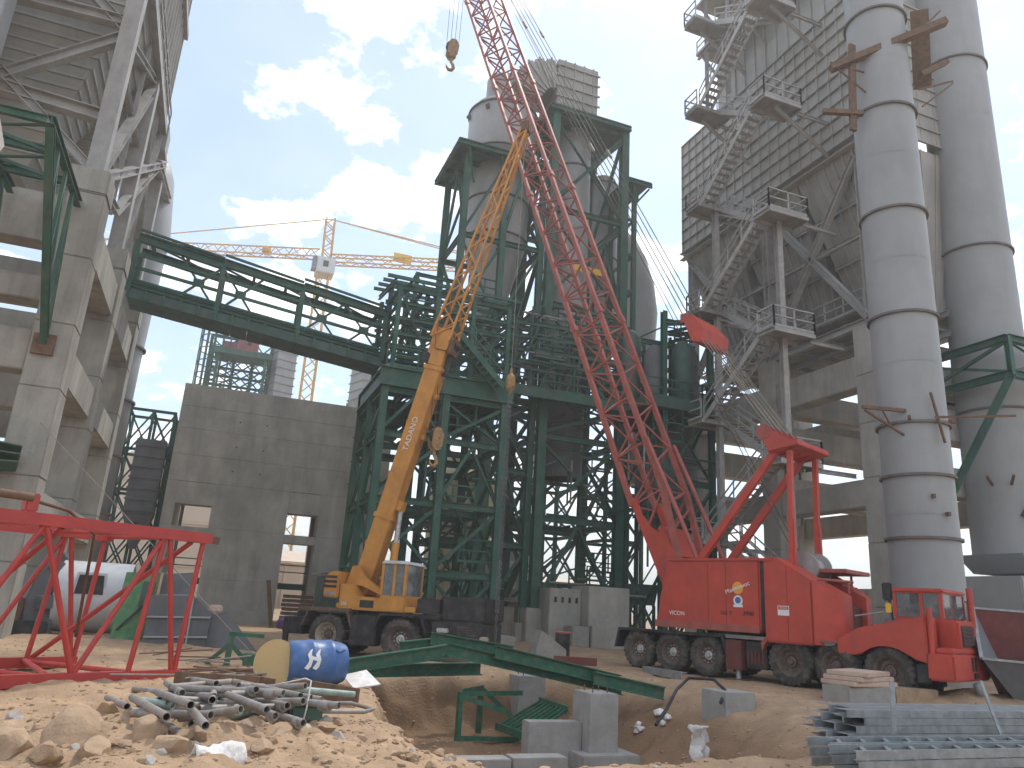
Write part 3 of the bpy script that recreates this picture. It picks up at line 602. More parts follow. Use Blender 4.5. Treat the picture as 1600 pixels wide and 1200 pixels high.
lathe(T3, 'vessel', [(1.22, 14.0), (1.22, 33.6), (1.1, 34.0)], 'drum', Mv, 40)
lathe(T3, 'lower_vessel', [(1.15, 9.1), (1.28, 9.1), (1.28, 13.95)], 'duct_dark', Mv, 40, cap=False)
lathe(T3, 'vessel_bottom_shade', [(.01, 9.5), (1.2, 9.5)], 'black', Mv, 40, cap=False)  # black disc paints the shade inside the open bottom, no real floor
for z, r in ((10.6, 1.3), (12.0, 1.3), (12.25, 1.36), (16.5, 1.24), (19.5, 1.24), (22.7, 1.24), (26.2, 1.24), (29.7, 1.24)): lathe(T3, 'flange', [(r - .05, z), (r + .06, z), (r + .06, z + .09), (r - .05, z + .09)], 'seam', Mv, 40, cap=False)
lathe(T3, 'side_vessel', [(.7, 17), (1.08, 19.5), (1.08, 30.8), (.9, 31.4), (.4, 31.7)], 'drum', Matrix.Translation(t3(22.3, 42.9, 0)), 36)
for z in (22, 25, 28, 30.8): lathe(T3, 'flange', [(1.05, z), (1.15, z), (1.15, z + .08), (1.05, z + .08)], 'seam', Matrix.Translation(t3(22.3, 42.9, 0)), 36, cap=False)
tube(T3, 'elbow_duct', [t3(22.6, 43.5, 26.6), t3(23.4, 44, 27.6), t3(24.4, 44.2, 27.4), t3(25.3, 44.3, 26.2), t3(25.9, 44.3, 24.4), t3(26.1, 44.2, 22.3), t3(25.9, 44.1, 20), t3(25.6, 44, 17), t3(25.5, 44, 10)], [1.0, 1.1, 1.2, 1.3, 1.35, 1.35, 1.3, 1.2, 1.2], 'drum', 28)
clutter(T3, O3, 16.6, 21.2, 38.4, 39.2, 2.5, 19, 60, 3); clutter(T3, O3, 16.6, 22, 38.6, 42.6, 12.5, 19, 30, 4)
# ribbed duct on top
box(T3, 'top_duct', -2.1, .9, -1.5, 1.6, 33.6, 37.1, 'panel', .04)
for z in (34.2, 35.0, 35.8, 36.6): 
    mem(T3, 'duct_rib', t3(16.6, 38.93, z), t3(19.8, 38.93, z), .1, .1, 'panel'); mem(T3, 'duct_rib', t3(16.65, 38.95, z - .01), t3(16.65, 42.2, z - .01), .1, .1, 'panel')
for x in (17.2, 17.9, 18.6, 19.3): mem(T3, 'duct_rib', t3(x, 38.95, 33.7), t3(x, 38.95, 37.1), .08, .07, 'panel')
for i in range(5):
    a = R(8 + i * 17); r0 = 1.75; c = t3(16.6, 40.55, 33.9)
    p = c + V((-math.sin(a) * .05, 0, 0))
    d = V((-math.sin(a), 0, math.cos(a))); 
    mem(T3, 'elbow_segment', c + d * .9, c + d * 3.0, .62, 3.0, 'panel', up=(0, 1, 0)); mem(T3, 'elbow_rib', c + d * .8 + V((0, -1.55, 0)), c + d * 3.1 + V((0, -1.55, 0)), .12, .1, 'panel', up=(0, 1, 0))
tube(T3, 'link_duct', [t3(14.3, 41, 34.6), t3(15.0, 41, 34.5), t3(16.0, 40.8, 34.3)], [.95, 1.0, 1.05], 'drum', 24)
box(T3, 'yellow_plate', -1.3, 1.3, -2.62, -2.55, 21.4, 21.8, 'lamp_yellow')
flight(T3, t3(20.9, 37.7, 13.4), t3(17.2, 37.7, 16.8), .8, (0, 1, 0), 'green')

# concrete plinth in front
PL = thing('concrete_plinth', 'big stepped concrete block with small square holes at the foot of the green towers', 'plinth', (18.6, 37, 0))
box(PL, 'block', -2.0, -.2, -.4, 1.2, -.5, 2.75, 'conc', .04); box(PL, 'block', -.18, 2.2, -1.2, .9, -.5, 2.95, 'conc', .04)
box(PL, 'step', -1.2, -.25, -1.5, -.45, -.5, .95, 'conc_new', .04); box(PL, 'ledge', -.16, 2.6, -1.6, -1.22, -.5, 1.0, 'conc', .03)
for i in range(4): box(PL, 'hole', -1.75 + i * .4, -1.62 + i * .4, -.43, -.395, 2.05, 2.32, 'black')

# platforms at mid height with railings and equipment
PF = thing('pipe_platform', 'dark green railed platform crowded with pipes between grey staircase and the towers', 'platform', (19.5, 36.5, 13))
def pf(x, y, z): return V((x - 19.5, y - 36.5, z - 13))
for i in range(8): mem(PF, 'deck_plate', pf(13.9 + i * .95, 36.7, 13.2), pf(13.9 + i * .95, 38.1, 13.2), .93, .06, 'green_plate')
mem(PF, 'edge_beam', pf(13.4, 36.6, 12.95), pf(21.2, 36.6, 12.95), .2, .5, 'green', 'C')
bm = [pf(20.6, 34, 13.1)] + [pf(24.2 + 1.4 * math.sin(a), 35.0 - 1.4 * math.cos(a) + .4, 13.1) for a in np.linspace(0, math.pi / 2, 8)] + [pf(25.6, 39, 13.1), pf(20.6, 39, 13.1)]
bot = [p - V((0, 0, .55)) for p in bm]; nn = len(bm)
mesh_obj('round_deck', bm + bot, [tuple(range(nn)), tuple(range(2 * nn - 1, nn - 1, -1))] + [(nn + i, nn + (i + 1) % nn, (i + 1) % nn, i) for i in range(nn)], 'green_plate', PF)
railing(PF, bm[:-2], mat='green'); railing(PF, [pf(13.5, 36.62, 13.2), pf(20.6, 36.62, 13.2)], mat='green')
for i in range(12):
    x = 14.2 + i * .92; z = 14.6 + (i * 7 % 5) * .5
    mem(PF, 'post', pf(x, 37.4, 13.2), pf(x, 37.4, 17.3 + (i % 3) * .4), .16, .16, 'green', 'I')
    mem(PF, 'pipe', pf(x, 37.2, z), pf(x + 2.0, 37.3, z + .25 * (i % 3 - 1)), .26, .26, 'green_plate', 'c12')
for z in (14.9, 15.6, 16.4, 17.2): mem(PF, 'beam', pf(13.6, 37.5, z), pf(25.3, 36.2, z), .14, .24, 'green', 'I')
for i in range(7): mem(PF, 'brace', pf(14 + i * 1.6, 37.0, 13.3), pf(15.4 + i * 1.6, 37.0, 17.0), .1, .1, 'green', 'L')
for i, (x, y) in enumerate(((22, 35.4), (23.6, 35), (24.9, 36.4), (21.2, 36.8))): lathe(PF, 'tank', [(.5, 13.2), (.62, 13.4), (.62, 16 + i * .4), (.3, 16.5 + i * .4)], ('duct_dark', 'green_plate')[i % 2], Matrix.Translation(pf(x, y, 13) - V((0, 0, 13))), 20)
for i in range(10):                                          # loose beams laid over the top
    a = random.uniform(-.5, .5); mem(PF, 'loose_beam', pf(22.0 + i * .25, 34.2 + i * .35, 17.6 + .12 * (i % 4)), pf(25.2 + i * .1, 33.8 + i * .4 + a, 18.0 + .16 * (i % 5)), .12, .2, 'green', 'I')
for x in (22.1, 25.2):
    for y in (34.6, 38.6): mem(PF, 'column', pf(x, y, -.3), pf(x, y, 18.4), .3, .3, 'green', 'I')
for x, y0, y1 in ((25.2, 34.6, 38.6), (22.1, 34.6, 38.6)):
    for z in (0, 4.4, 8.8): xbrace(PF, pf(x, y0, z), pf(x, y1, z), pf(x, y1, z + 4.2), pf(x, y0, z + 4.2), .12, 'green', gus=0)
for z in (0, 4.4, 8.8):
    xbrace(PF, pf(22.1, 34.6, z), pf(25.2, 34.6, z), pf(25.2, 34.6, z + 4.2), pf(22.1, 34.6, z + 4.2), .13, 'green'); mem(PF, 'beam', pf(22.1, 34.6, z + 4.3), pf(25.2, 34.6, z + 4.3), .16, .24, 'green', 'I')
clutter(PF, (19.5, 36.5, 13), 20.8, 25.3, 34.2, 38.8, 2, 12.5, 45, 6); clutter(PF, (19.5, 36.5, 13), 14, 25.3, 36.4, 38.4, 13.6, 18, 60, 7)
HB = thing('grey_hopper', 'dull grey conical hopper hung under the round green platform', 'hopper', (24.6, 38.2, 2))
lathe(HB, 'cone', [(.5, 1.0), (.6, 3), (1.9, 6), (1.9, 10.4)], 'duct_dark', None, 32)
for z in (6, 8.2): lathe(HB, 'flange', [(1.88, z), (2.02, z), (2.02, z + .1), (1.88, z + .1)], 'seam', None, 32, cap=False)
for a in (45, 135, 225, 315): mem(HB, 'leg', (1.8 * math.cos(R(a)), 1.8 * math.sin(R(a)), -2.2), (1.8 * math.cos(R(a)), 1.8 * math.sin(R(a)), 6), .2, .2, 'green', 'I')

# cream mill body seen through the steel
ML = thing('cream_vessel', 'rusty cream coloured round vessel standing inside the green steelwork', 'vessel', (14.4, 46, -.3))
lathe(ML, 'shell', [(2.0, 0), (2.0, 3.6), (2.05, 3.6), (2.05, 6.4), (2.1, 6.4), (2.1, 9.6), (1.4, 10.4), (1.4, 11)], 'beige', None, 48)
for z in (3.55, 6.35, 9.5): lathe(ML, 'flange', [(2.0, z), (2.2, z), (2.2, z + .12), (2.0, z + .12)], 'seam', None, 48, cap=False)
box(ML, 'hatch', -.5, .6, -2.16, -1.95, 2.2, 3.3, 'white'); 
FN = thing('fan_house', 'grey fan casing with railed landing between cream vessel and concrete plinth', 'fan', (16.2, 44, -.3))
box(FN, 'casing', -.6, 1.4, -.8, .8, 2.0, 5.2, 'duct', .05); box(FN, 'cabinet', -.9, .9, -1.4, -.85, 3.0, 4.6, 'white', .03)
railing(FN, [V((-1.2, -1.8, 2.4)), V((1.6, -1.8, 2.4))], mat='steel'); box(FN, 'landing', -1.3, 1.7, -1.9, -.82, 2.28, 2.38, 'steel')
for x in (-1.1, 1.5): mem(FN, 'leg', (x, -1.8, 0), (x, -1.8, 2.3), .16, .16, 'green', 'I'); mem(FN, 'leg', (x, .7, 0), (x, .7, 2.0), .16, .16, 'green', 'I')

# further green steel behind
def far_tower(name, label, xs, ys, zs, cw, bw, rw, grp=None, how='X'):
    ox = (sum(xs) / len(xs), sum(ys) / len(ys), zs[0]); t = thing(name, label, 'tower', ox, 0, grp)
    tower_at(t, ox, xs, ys, zs, cw, bw, rw, how=how); return t
far_tower('stair_tower', 'slim green scaffold-like stair tower rising just behind the fat cyclone tower', [15.2, 16.9], [46.4, 48.4], [0, 2.4, 4.8, 7.2, 9.6, 12, 14.4], .14, .14, .08)
far_tower('steel_trestle', 'broad green bolted frame behind the concrete plinth and ribbed-top tower', [18.2, 21, 23.8], [48, 52], [0, 3.4, 6.8, 10.2, 13.2], .26, .24, .13)
far_tower('steel_trestle', 'green crossed frame standing behind the red crane house', [24.4, 27.2], [45.4, 49], [0, 3.2, 6.4, 9.6, 12.6], .22, .22, .12)
far_tower('stair_tower', 'green stair frame between bare concrete columns and the raw concrete hall', [-5.6, -4.3, -3.1], [49, 51.4], [-.3, 2.2, 4.6, 7, 9.4, 11.8], .16, .16, .09)
HP = thing('ribbed_hopper', 'small ribbed grey dust hopper inside green frame left of the concrete hall', 'hopper', (-4.0, 48.4, 3.6))
prism(HP, 'body', [(-.8, -.6), (.8, -.6), (.8, .6), (-.8, .6)], 'z', 1.9, 6.2, 'duct_dark', .03)
mesh_obj('cone', [(-.8, -.6, 1.88), (.8, -.6, 1.88), (.8, .6, 1.88), (-.8, .6, 1.88), (-.15, -.15, 0), (.15, -.15, 0), (.15, .15, 0), (-.15, .15, 0)], [(0, 1, 5, 4), (1, 2, 6, 5), (2, 3, 7, 6), (3, 0, 4, 7), (7, 6, 5, 4)], 'duct_dark', HP)
for i in range(7): mem(HP, 'rib', (-.86, -.64, 2.1 + i * .62), (.86, -.64, 2.1 + i * .62), .1, .1, 'duct_dark')
lathe(HP, 'port', [(.16, 0), (.16, .14)], 'black', basis((0, -.52, 1.3), (1, 0, 0), (0, 0, 1), (0, -1, 0)), 14)
BN = thing('green_bin', 'small green steel bin on crossed legs beside the concrete plinth', 'bin', (22.6, 38.0, 0))
mesh_obj('body', [(-.9, -.6, 2.2), (.7, -.6, 2.2), (.95, -.6, 3.3), (-.6, -.6, 3.3), (-.9, .6, 2.2), (.7, .6, 2.2), (.95, .6, 3.3), (-.6, .6, 3.3)], [(0, 1, 2, 3), (5, 4, 7, 6), (4, 5, 1, 0), (3, 2, 6, 7), (1, 5, 6, 2), (4, 0, 3, 7)], 'green_plate', BN)
for x in (-.8, .7):
    for y in (-.5, .5): mem(BN, 'leg', (x, y, -.2), (x, y, 2.2), .14, .14, 'green', 'I')
for y in (-.5, .5): xbrace(BN, (-.8, y, 0), (.7, y, 0), (.7, y, 2.1), (-.8, y, 2.1), .1, 'green')

# distant plant
SL = thing('storage_silo', 'wide beige concrete silo far behind the raw concrete hall', 'silo', (-2, 88, 0))
lathe(SL, 'shell', [(8.5, 0), (8.5, 13.8), (8.2, 14.3), (3, 16.6), (3, 17.2)], 'beige_far', None, 64)
for i in range(3): lathe(SL, 'band', [(8.48, 3.5 + i * 4), (8.6, 3.5 + i * 4), (8.6, 3.8 + i * 4), (8.48, 3.8 + i * 4)], 'beige_far', None, 64, cap=False)
for i, (x, y, wd_, hh) in enumerate(((14, 92, 18, 5.0), (40, 100, 30, 4.5))):
    WL = thing('storage_hall', ('long low beige hall far behind the green towers', 'long low beige hall far behind the red crane and grey stacks')[i], 'hall', (x, y, 0))
    box(WL, 'wall', -wd_ / 2, wd_ / 2, 0, .4, -.5, hh, 'beige_far'); prism(WL, 'roof', [(-.5, hh), (8, hh + 1.6), (8, hh + 1.8), (-.5, hh + .2)], 'x', -wd_ / 2 - .4, wd_ / 2 + .4, 'beige_far')
    for j in range(6): box(WL, 'pilaster', -wd_ / 2 + j * wd_ / 5 - .2, -wd_ / 2 + j * wd_ / 5 + .2, -.25, -.01, -.5, hh, 'beige_far')
FT = far_tower('preheater_frame', 'distant green scaffolded tower above the raw concrete hall roof', [-3.2, -.6, 1.4, 3.2], [85, 89], [0, 7, 14, 19, 22, 24, 26, 28.4], .3, .26, .14)
cg = MB()
for i in range(14):
    a = 2 * math.pi * i / 14; a2 = 2 * math.pi * (i + 1) / 14; f_ = lambda q, z: (-2.6 + 1.9 * math.cos(q), -2.3 + 1.9 * math.sin(q), z)
    cg.mem(f_(a, 16), f_(a, 29.5), .12, .12)
    for k_ in range(10): cg.mem(f_(a, 16.6 + k_ * 1.4), f_(a2, 16.6 + k_ * 1.4), .09, .09)
cg.build('round_cage', 'green', FT, stuff=True)
CN = thing('red_container', 'maroon cabin perched on the distant scaffolded tower', 'cabin', (.8, 83.4, 26.2)); box(CN, 'shell', -1.2, .9, 0, 1.6, 0, 2.3, 'container', .05); box(CN, 'window', -.3, .1, -.02, .01, 1.1, 1.6, 'black'); box(CN, 'annex', -2.7, -1.22, .2, 1.5, .2, 1.3, 'container', .04)
box(FT, 'cabin_deck', -2.8, 3, -5.2, -2.0, 25.6, 26.18, 'green'); 
for x in (-2.4, 2.4): mem(FT, 'deck_leg', (x, -4.8, 0), (x, -4.8, 25.6), .3, .3, 'green')
for nm, lab, x, y, z0, z1, rr in (('ribbed_bin', 'distant pale ribbed bin beside the tower crane mast', 4.5, 85, 19, 28.2, 1.1), ('ribbed_bin', 'distant pale ribbed bin with pointed bottom beside the green transfer tower', 12.6, 75, 20.6, 25.6, 1.35)):
    RB = thing(nm, lab, 'bin', (x, y, 0), 20)
    prism(RB, 'body', [(-rr, -rr), (rr, -rr), (rr, rr), (-rr, rr)], 'z', z0, z1, 'drum', .03)
    mesh_obj('cone', [(-rr, -rr, z0 - .02), (rr, -rr, z0 - .02), (rr, rr, z0 - .02), (-rr, rr, z0 - .02), (-.3, -.3, z0 - 2.6), (.3, -.3, z0 - 2.6), (.3, .3, z0 - 2.6), (-.3, .3, z0 - 2.6)], [(0, 1, 5, 4), (1, 2, 6, 5), (2, 3, 7, 6), (3, 0, 4, 7), (7, 6, 5, 4)], 'drum', RB)
    for i in range(int((z1 - z0) / .9)): prism(RB, 'rib', [(-rr - .1, -rr - .1), (rr + .1, -rr - .1), (rr + .1, rr + .1), (-rr - .1, rr + .1)], 'z', z0 + .2 + i * .9, z0 + .32 + i * .9, 'duct')
    for sx in (-1, 1):
        for sy in (-1, 1): mem(RB, 'leg', (sx * rr, sy * rr, 0), (sx * rr, sy * rr, z0), .2, .2, 'steel')

# tower crane
TC = thing('tower_crane', 'yellow hammerhead tower crane with white cab behind the green gallery', 'crane', (9.7, 110, 0))
mb = MB()
def lattice(mb, p, q, a, b, n, r, up=(0, 0, 1), chords=True, three=False):
    p, q = V(p), V(q); d = (q - p).normalized(); u = V(up); u = (u - d * u.dot(d)).normalized(); s = d.cross(u)
    off = [s * a / 2 - u * b / 2, -s * a / 2 - u * b / 2, -s * a / 2 + u * b / 2, s * a / 2 + u * b / 2]
    if three: off = [s * a / 2, -s * a / 2, u * b]
    k = len(off)
    for i in range(n):
        x, y = p.lerp(q, i / n), p.lerp(q, (i + 1) / n)
        for j in range(k):
            j2 = (j + 1) % k
            if i % 2: mb.mem(x + off[j], y + off[j2], r * .6, r * .6)
            else: mb.mem(x + off[j2], y + off[j], r * .6, r * .6)
    return [(p + o, q + o) for o in off]
def lat_part(par, name, p, q, a, b, n, r, mat, up=(0, 0, 1), three=False):
    mb = MB()
    for c in lattice(mb, p, q, a, b, n, r, up, three=three): mem(par, name + '_chord', c[0], c[1], r, r, mat)
    mb.build(name + '_lacing', mat, par, stuff=True)
lat_part(TC, 'mast', (0, 0, 0), (0, 0, 48.5), 1.7, 1.7, 26, .22, 'crane_yellow', up=(0, 1, 0))
for z in (36.4, 37.4): box(TC, 'collar', -2.4, 2.4, -1.3, 1.3, z, z + .25, 'crane_yellow')
for x in (-2.6, 2.3): box(TC, 'ladder_cage', x, x + .7, -.4, .4, 36, 37.8, 'crane_yellow')
box(TC, 'cab', -1.2, 1.5, -1.5, 1.5, 48.4, 50.9, 'white', .08); box(TC, 'window', -.3, .5, -1.53, -1.49, 49.3, 50.3, 'black'); box(TC, 'side_cab', -1.9, -1.22, -1.4, .2, 48.8, 50.8, 'glass', .05)
lat_part(TC, 'apex', (.2, 0, 50.9), (0, 0, 58), 1.3, 1.3, 6, .2, 'crane_yellow', up=(0, 1, 0))
jd = V((-.925, .38, 0))
lat_part(TC, 'jib', jd * 1.0 + V((0, 0, 51.3)), jd * 48 + V((0, 0, 51.3)), 1.3, 1.5, 34, .17, 'crane_yellow', three=True)
lat_part(TC, 'counter_jib', jd * -1.0 + V((0, 0, 51.1)), jd * -30 + V((0, 0, 51.1)), 1.3, 1.3, 20, .17, 'crane_yellow')
for n_, e, zz in (('tie_rope', jd * 34, 52.8), ('tie_rope', jd * -28, 51.8), ('tie_rope', jd * -26, 51.8)): mem(TC, n_, (0, 0, 58), e + V((0, 0, zz)), .13, .13, 'crane_yellow')
box(TC, 'sign_board', 9.6, 12.4, -4.6, -4.5, 51.1, 52.6, 'lamp_yellow'); tc_w = lathe(TC, 'winch', [(.6, -.5), (.6, .5)], 'crane_yellow', basis(jd * 9.2 + V((0, 0, 52.3)), (0, 0, 1), (-.38, -.925, 0), jd), 14)
box(TC, 'base', -3, 3, -3, 3, -.5, .6, 'conc')

# ------------------------------------------------------------------ right: bag filter on concrete frame, staircase, stacks
RF = thing('concrete_trestle', 'bare concrete trestle of columns and cross beams under the panelled grey bag filter', 'trestle', (32, 33, 0))
def rf(x0, x1, y0, y1, z0, z1, n='beam'): return box(RF, n, x0 - 32, x1 - 32, y0 - 33, y1 - 33, z0, z1, 'conc', .04)
for x in (28.0, 36.5):
    for y in (25.5, 32.6, 40.2):
        for za, zb in zip((-.5, 2.6, 5.4, 8.4, 11, 13.4), (2.6, 5.4, 8.4, 11, 13.4, 15.9)): e = random.uniform(0, .012); box(RF, 'column_lift', x - 32 - e, x - 30.75 + e, y - 33 - e, y - 31.7 + e, za + .004, zb - .004, 'conc', .025)
    for a, b in ((26.82, 32.58), (33.92, 40.18)):
        rf(x + .12, x + 1.1, a, b, 12.9, 14.5); rf(x + .12, x + 1.1, a, b, 7.1, 8.4)
for y in (25.5, 32.6, 40.2):
    rf(29.27, 36.48, y + .15, y + 1.15, 10.6, 12.2); rf(29.27, 36.48, y + .15, y + 1.15, 7.9, 9.3); rf(29.27, 36.48, y + .2, y + 1.1, 12.95, 14.4)
rf(37.9, 38.3, 24.2, 44, -.5, 4.0, 'wall')

BF = thing('bag_filter', 'huge panelled grey bag filter with dark ribbed hoppers beside zigzag stairs', 'filter', (28, 33, 15.9))
def bf(x, y, z): return V((x - 28, y - 33, z - 15.9))
ya, yb, z0, z1 = 24.6, 41.3, 26.3, 35.0
for i in range(10):                                             # outer panels, in columns and rows
    for j in range(5):
        y0_, y1_ = lerp(ya, yb, i / 10), lerp(ya, yb, (i + 1) / 10); a, b = lerp(z0, z1, j / 5), lerp(z0, z1, (j + 1) / 5)
        mem(BF, 'panel', bf(28.0 + .01 * ((i + j) % 2), (y0_ + y1_) / 2, a + .02), bf(28.0 + .01 * ((i + j) % 2), (y0_ + y1_) / 2, b - .02), .08, y1_ - y0_ - .03, 'panel')
for i in range(21): mem(BF, 'stiffener', bf(27.92, lerp(ya, yb, i / 20), z0), bf(27.92, lerp(ya, yb, i / 20), z1), .09, .07, 'panel')
for j in range(11): mem(BF, 'stiffener', bf(27.88, ya, lerp(z0, z1, j / 10)), bf(27.88, yb, lerp(z0, z1, j / 10)), .14, .10, 'panel', 'L')
for i in range(8):
    x0_ = 28.1 + i * 1.1
    mem(BF, 'panel', bf(x0_ + .55, ya, z0), bf(x0_ + .55, ya, z1), 1.07, .08, 'panel'); mem(BF, 'panel', bf(x0_ + .55, yb, z0), bf(x0_ + .55, yb, z1), 1.07, .08, 'panel')
    for j in range(11): mem(BF, 'stiffener', bf(x0_, ya - .08, lerp(z0, z1, j / 10)), bf(x0_ + 1.09, ya - .08, lerp(z0, z1, j / 10)), .1, .1, 'panel', 'L')
box(BF, 'roof', 0, 8.9, ya - 33, yb - 33, z1 - 15.9 + .02, z1 - 15.7, 'panel')
mem(BF, 'ledge_beam', bf(27.9, ya - .3, z0 - .28), bf(27.9, yb + .1, z0 - .28), .4, .5, 'panel', 'C')
# recessed upper casing with vertical battens
for i in range(13): mem(BF, 'upper_panel', bf(29.4, ya + .6 + i * 1.05 + .5, z1 + .2), bf(29.4, ya + .6 + i * 1.05 + .5, 45), .08, 1.02, 'panel'); mem(BF, 'batten', bf(29.3, ya + .6 + i * 1.05, z1 + .2), bf(29.3, ya + .6 + i * 1.05, 45), .1, .06, 'panel')
mem(BF, 'upper_panel', bf(33, 38.3, z1 + .2), bf(33, 38.3, 45), 7.2, .08, 'panel'); mem(BF, 'upper_panel', bf(33, ya + .55, z1 + .2), bf(33, ya + .55, 45), 7.2, .08, 'panel')
for z in (40.6, 44.8):
    box(BF, 'upper_deck', -.8, 1.3, ya - 33, 5.4, z - 15.9, z - 15.7, 'steel')
    for y in (26, 28.5, 31, 33.5, 36, 38): mem(BF, 'bracket', bf(29.3, y, z - 2.0), bf(27.3, y, z - .05), .14, .14, 'steel', 'I')
railing(BF, [bf(27.3, ya, 40.8), bf(27.3, 38.4, 40.8)])
for y in (37.4, 35): mem(BF, 'deck_post', bf(27.4, y, 35.2), bf(27.4, y, 44.8), .2, .2, 'steel', 'I')
mem(BF, 'deck_beam', bf(27.4, 38.4, 40.5), bf(27.4, ya, 40.5), .2, .3, 'steel', 'I')
# hoppers
hp = [(24.7, 30.1), (30.2, 35.7), (35.8, 41.2)]
for h0, h1 in hp:
    c8 = [bf(28.1, h0, 25.9), bf(36.9, h0, 25.9), bf(36.9, h1, 25.9), bf(28.1, h1, 25.9), bf(31.4, h0 + .9, 17.2), bf(33.4, h0 + .9, 17.2), bf(33.4, h1 - .9, 17.2), bf(31.4, h1 - .9, 17.2)]
    mesh_obj('hopper', c8, [(0, 1, 5, 4), (1, 2, 6, 5), (2, 3, 7, 6), (3, 0, 4, 7), (4, 5, 6, 7)], 'panel', BF)
    for i in range(1, 8):
        t = i / 8; p = vl(c8[0], c8[3], t); q = vl(c8[4], c8[7], t)
        mem(BF, 'hopper_rib', p + V((-.06, 0, 0)), q + V((-.06, 0, 0)), .09, .12, 'panel')
        p = vl(c8[0], c8[1], t); q = vl(c8[4], c8[5], t); mem(BF, 'hopper_rib', p, q, .09, .12, 'panel')
    for t in (.3, .6, .85): mem(BF, 'hopper_waler', vl(c8[0], c8[4], t) + V((-.1, 0, 0)), vl(c8[3], c8[7], t) + V((-.1, 0, 0)), .12, .2, 'panel', 'I')
# support steel
for y in (25.9, 33.2, 40.9):
    for x in (28.5, 36.9): mem(BF, 'post', bf(x, y, 15.9), bf(x, y, 26.2), .5, .5, 'steel_pale', 'I')
for a, b in ((25.9, 33.2), (33.2, 40.9)):
    xbrace(BF, bf(28.3, a, 16.2), bf(28.3, b, 16.2), bf(28.3, b, 25.6), bf(28.3, a, 25.6), .34, 'steel_pale', 'I'); mem(BF, 'beam', bf(28.4, a, 20.9), bf(28.4, b, 20.9), .2, .26, 'steel_pale', 'I')
    mem(BF, 'beam', bf(28.3, a, 16.1), bf(28.3, b, 16.1), .3, .4, 'steel_pale', 'I')
for z in (15.95, 17.0):
    for x in (30, 32.5, 35): mem(BF, 'floor_beam', bf(x, 25, z), bf(x, 41, z), .2, .3, 'steel', 'I')
for y in np.linspace(25.6, 40.6, 8): mem(BF, 'floor_beam', bf(28.4, y, 16.4), bf(36.8, y, 16.4), .18, .26, 'steel', 'I')
for i in range(5): box(BF, 'walkway', .9 + i * 1.5, 2.36 + i * 1.5, -7.6, 8, 1.25, 1.31, 'steel')
railing(BF, [bf(28.6, 25.2, 17.1), bf(28.6, 41, 17.1)])
mem(BF, 'ladder_rail', bf(27.7, 25.2, 15.9), bf(27.7, 25.2, 27), .07, .07, 'steel'); mem(BF, 'ladder_rail', bf(27.7, 24.75, 15.9), bf(27.7, 24.75, 27), .07, .07, 'steel')
lad = MB()
for i in range(36): lad.mem(bf(27.7, 24.75, 16.1 + i * .3), bf(27.7, 25.2, 16.1 + i * .3), .03, .03)
lad.build('ladder_rungs', 'steel', BF, stuff=True)

SS = thing('zigzag_staircase', 'grey steel switchback staircase with railed landings in front of the panelled bag filter', 'staircase', (24.9, 30.7, -.3))
def ss(x, y, z): return V((x - 24.9, y - 30.7, z + .3))
YN, YF = 28.3, 33.0
rn = [2.5, 8.9, 15.3, 21.7, 28.4, 35.0]; fa = [5.6, 12.0, 18.4, 25.0, 31.7, 38.4]
for i, z in enumerate(rn):
    near = [ss(23.5, YN - 1.2, z), ss(26.1, YN, z)]
    if z > 3:
        for j in range(3): box(SS, 'landing', 23.5 - 24.9 + j * .76, 23.5 - 24.9 + j * .76 + .745, YN - 1.25 - 30.7, YN - 30.7, z + .3 - .08, z + .3, 'steel')
        mem(SS, 'landing_beam', ss(23.4, YN - 1.25, z - .16), ss(25.85, YN - 1.25, z - .16), .1, .2, 'steel_pale', 'C'); mem(SS, 'landing_beam', ss(23.4, YN, z - .16), ss(25.85, YN, z - .16), .1, .2, 'steel_pale', 'C')
        for x in (23.4, 25.85): mem(SS, 'landing_beam', ss(x, YN - 1.2, z - .17), ss(x, YN - .08, z - .17), .1, .2, 'steel_pale', 'C')
        railing(SS, [ss(23.4, YN - .05, z), ss(23.4, YN - 1.25, z), ss(25.85, YN - 1.25, z), ss(25.85, YN, z)])
for i, z in enumerate(fa):
    for j in range(3): box(SS, 'landing', 23.5 - 24.9 + j * .76, 23.5 - 24.9 + j * .76 + .745, YF - 30.7, YF + 1.25 - 30.7, z + .3 - .08, z + .3, 'steel')
    mem(SS, 'landing_beam', ss(23.4, YF, z - .16), ss(25.85, YF, z - .16), .1, .2, 'steel_pale', 'C'); mem(SS, 'landing_beam', ss(23.4, YF + 1.25, z - .16), ss(25.85, YF + 1.25, z - .16), .1, .2, 'steel_pale', 'C')
    for x in (23.4, 25.85): mem(SS, 'landing_beam', ss(x, YF + .08, z - .17), ss(x, YF + 1.2, z - .17), .1, .2, 'steel_pale', 'C')
    railing(SS, [ss(23.4, YF, z), ss(23.4, YF + 1.25, z), ss(25.85, YF + 1.25, z), ss(25.85, YF, z)])
for i in range(6):
    flight(SS, ss(25.3, YN, rn[i]), ss(25.3, YF, fa[i]), .85, (1, 0, 0))
    if i < 5: flight(SS, ss(24.0, YF, fa[i]), ss(24.0, YN, rn[i + 1]), .85, (1, 0, 0))
flight(SS, ss(24.0, YF, -.3), ss(24.0, YN, 2.5), .85, (1, 0, 0))
for y, zt in ((YN - .2, 34.8), (YF + .3, 38.3)):
    mem(SS, 'post', ss(24.8, y, -.3), ss(24.8, y, 25 if y > 30 else 21.6), .3, .3, 'steel_pale', 'I')
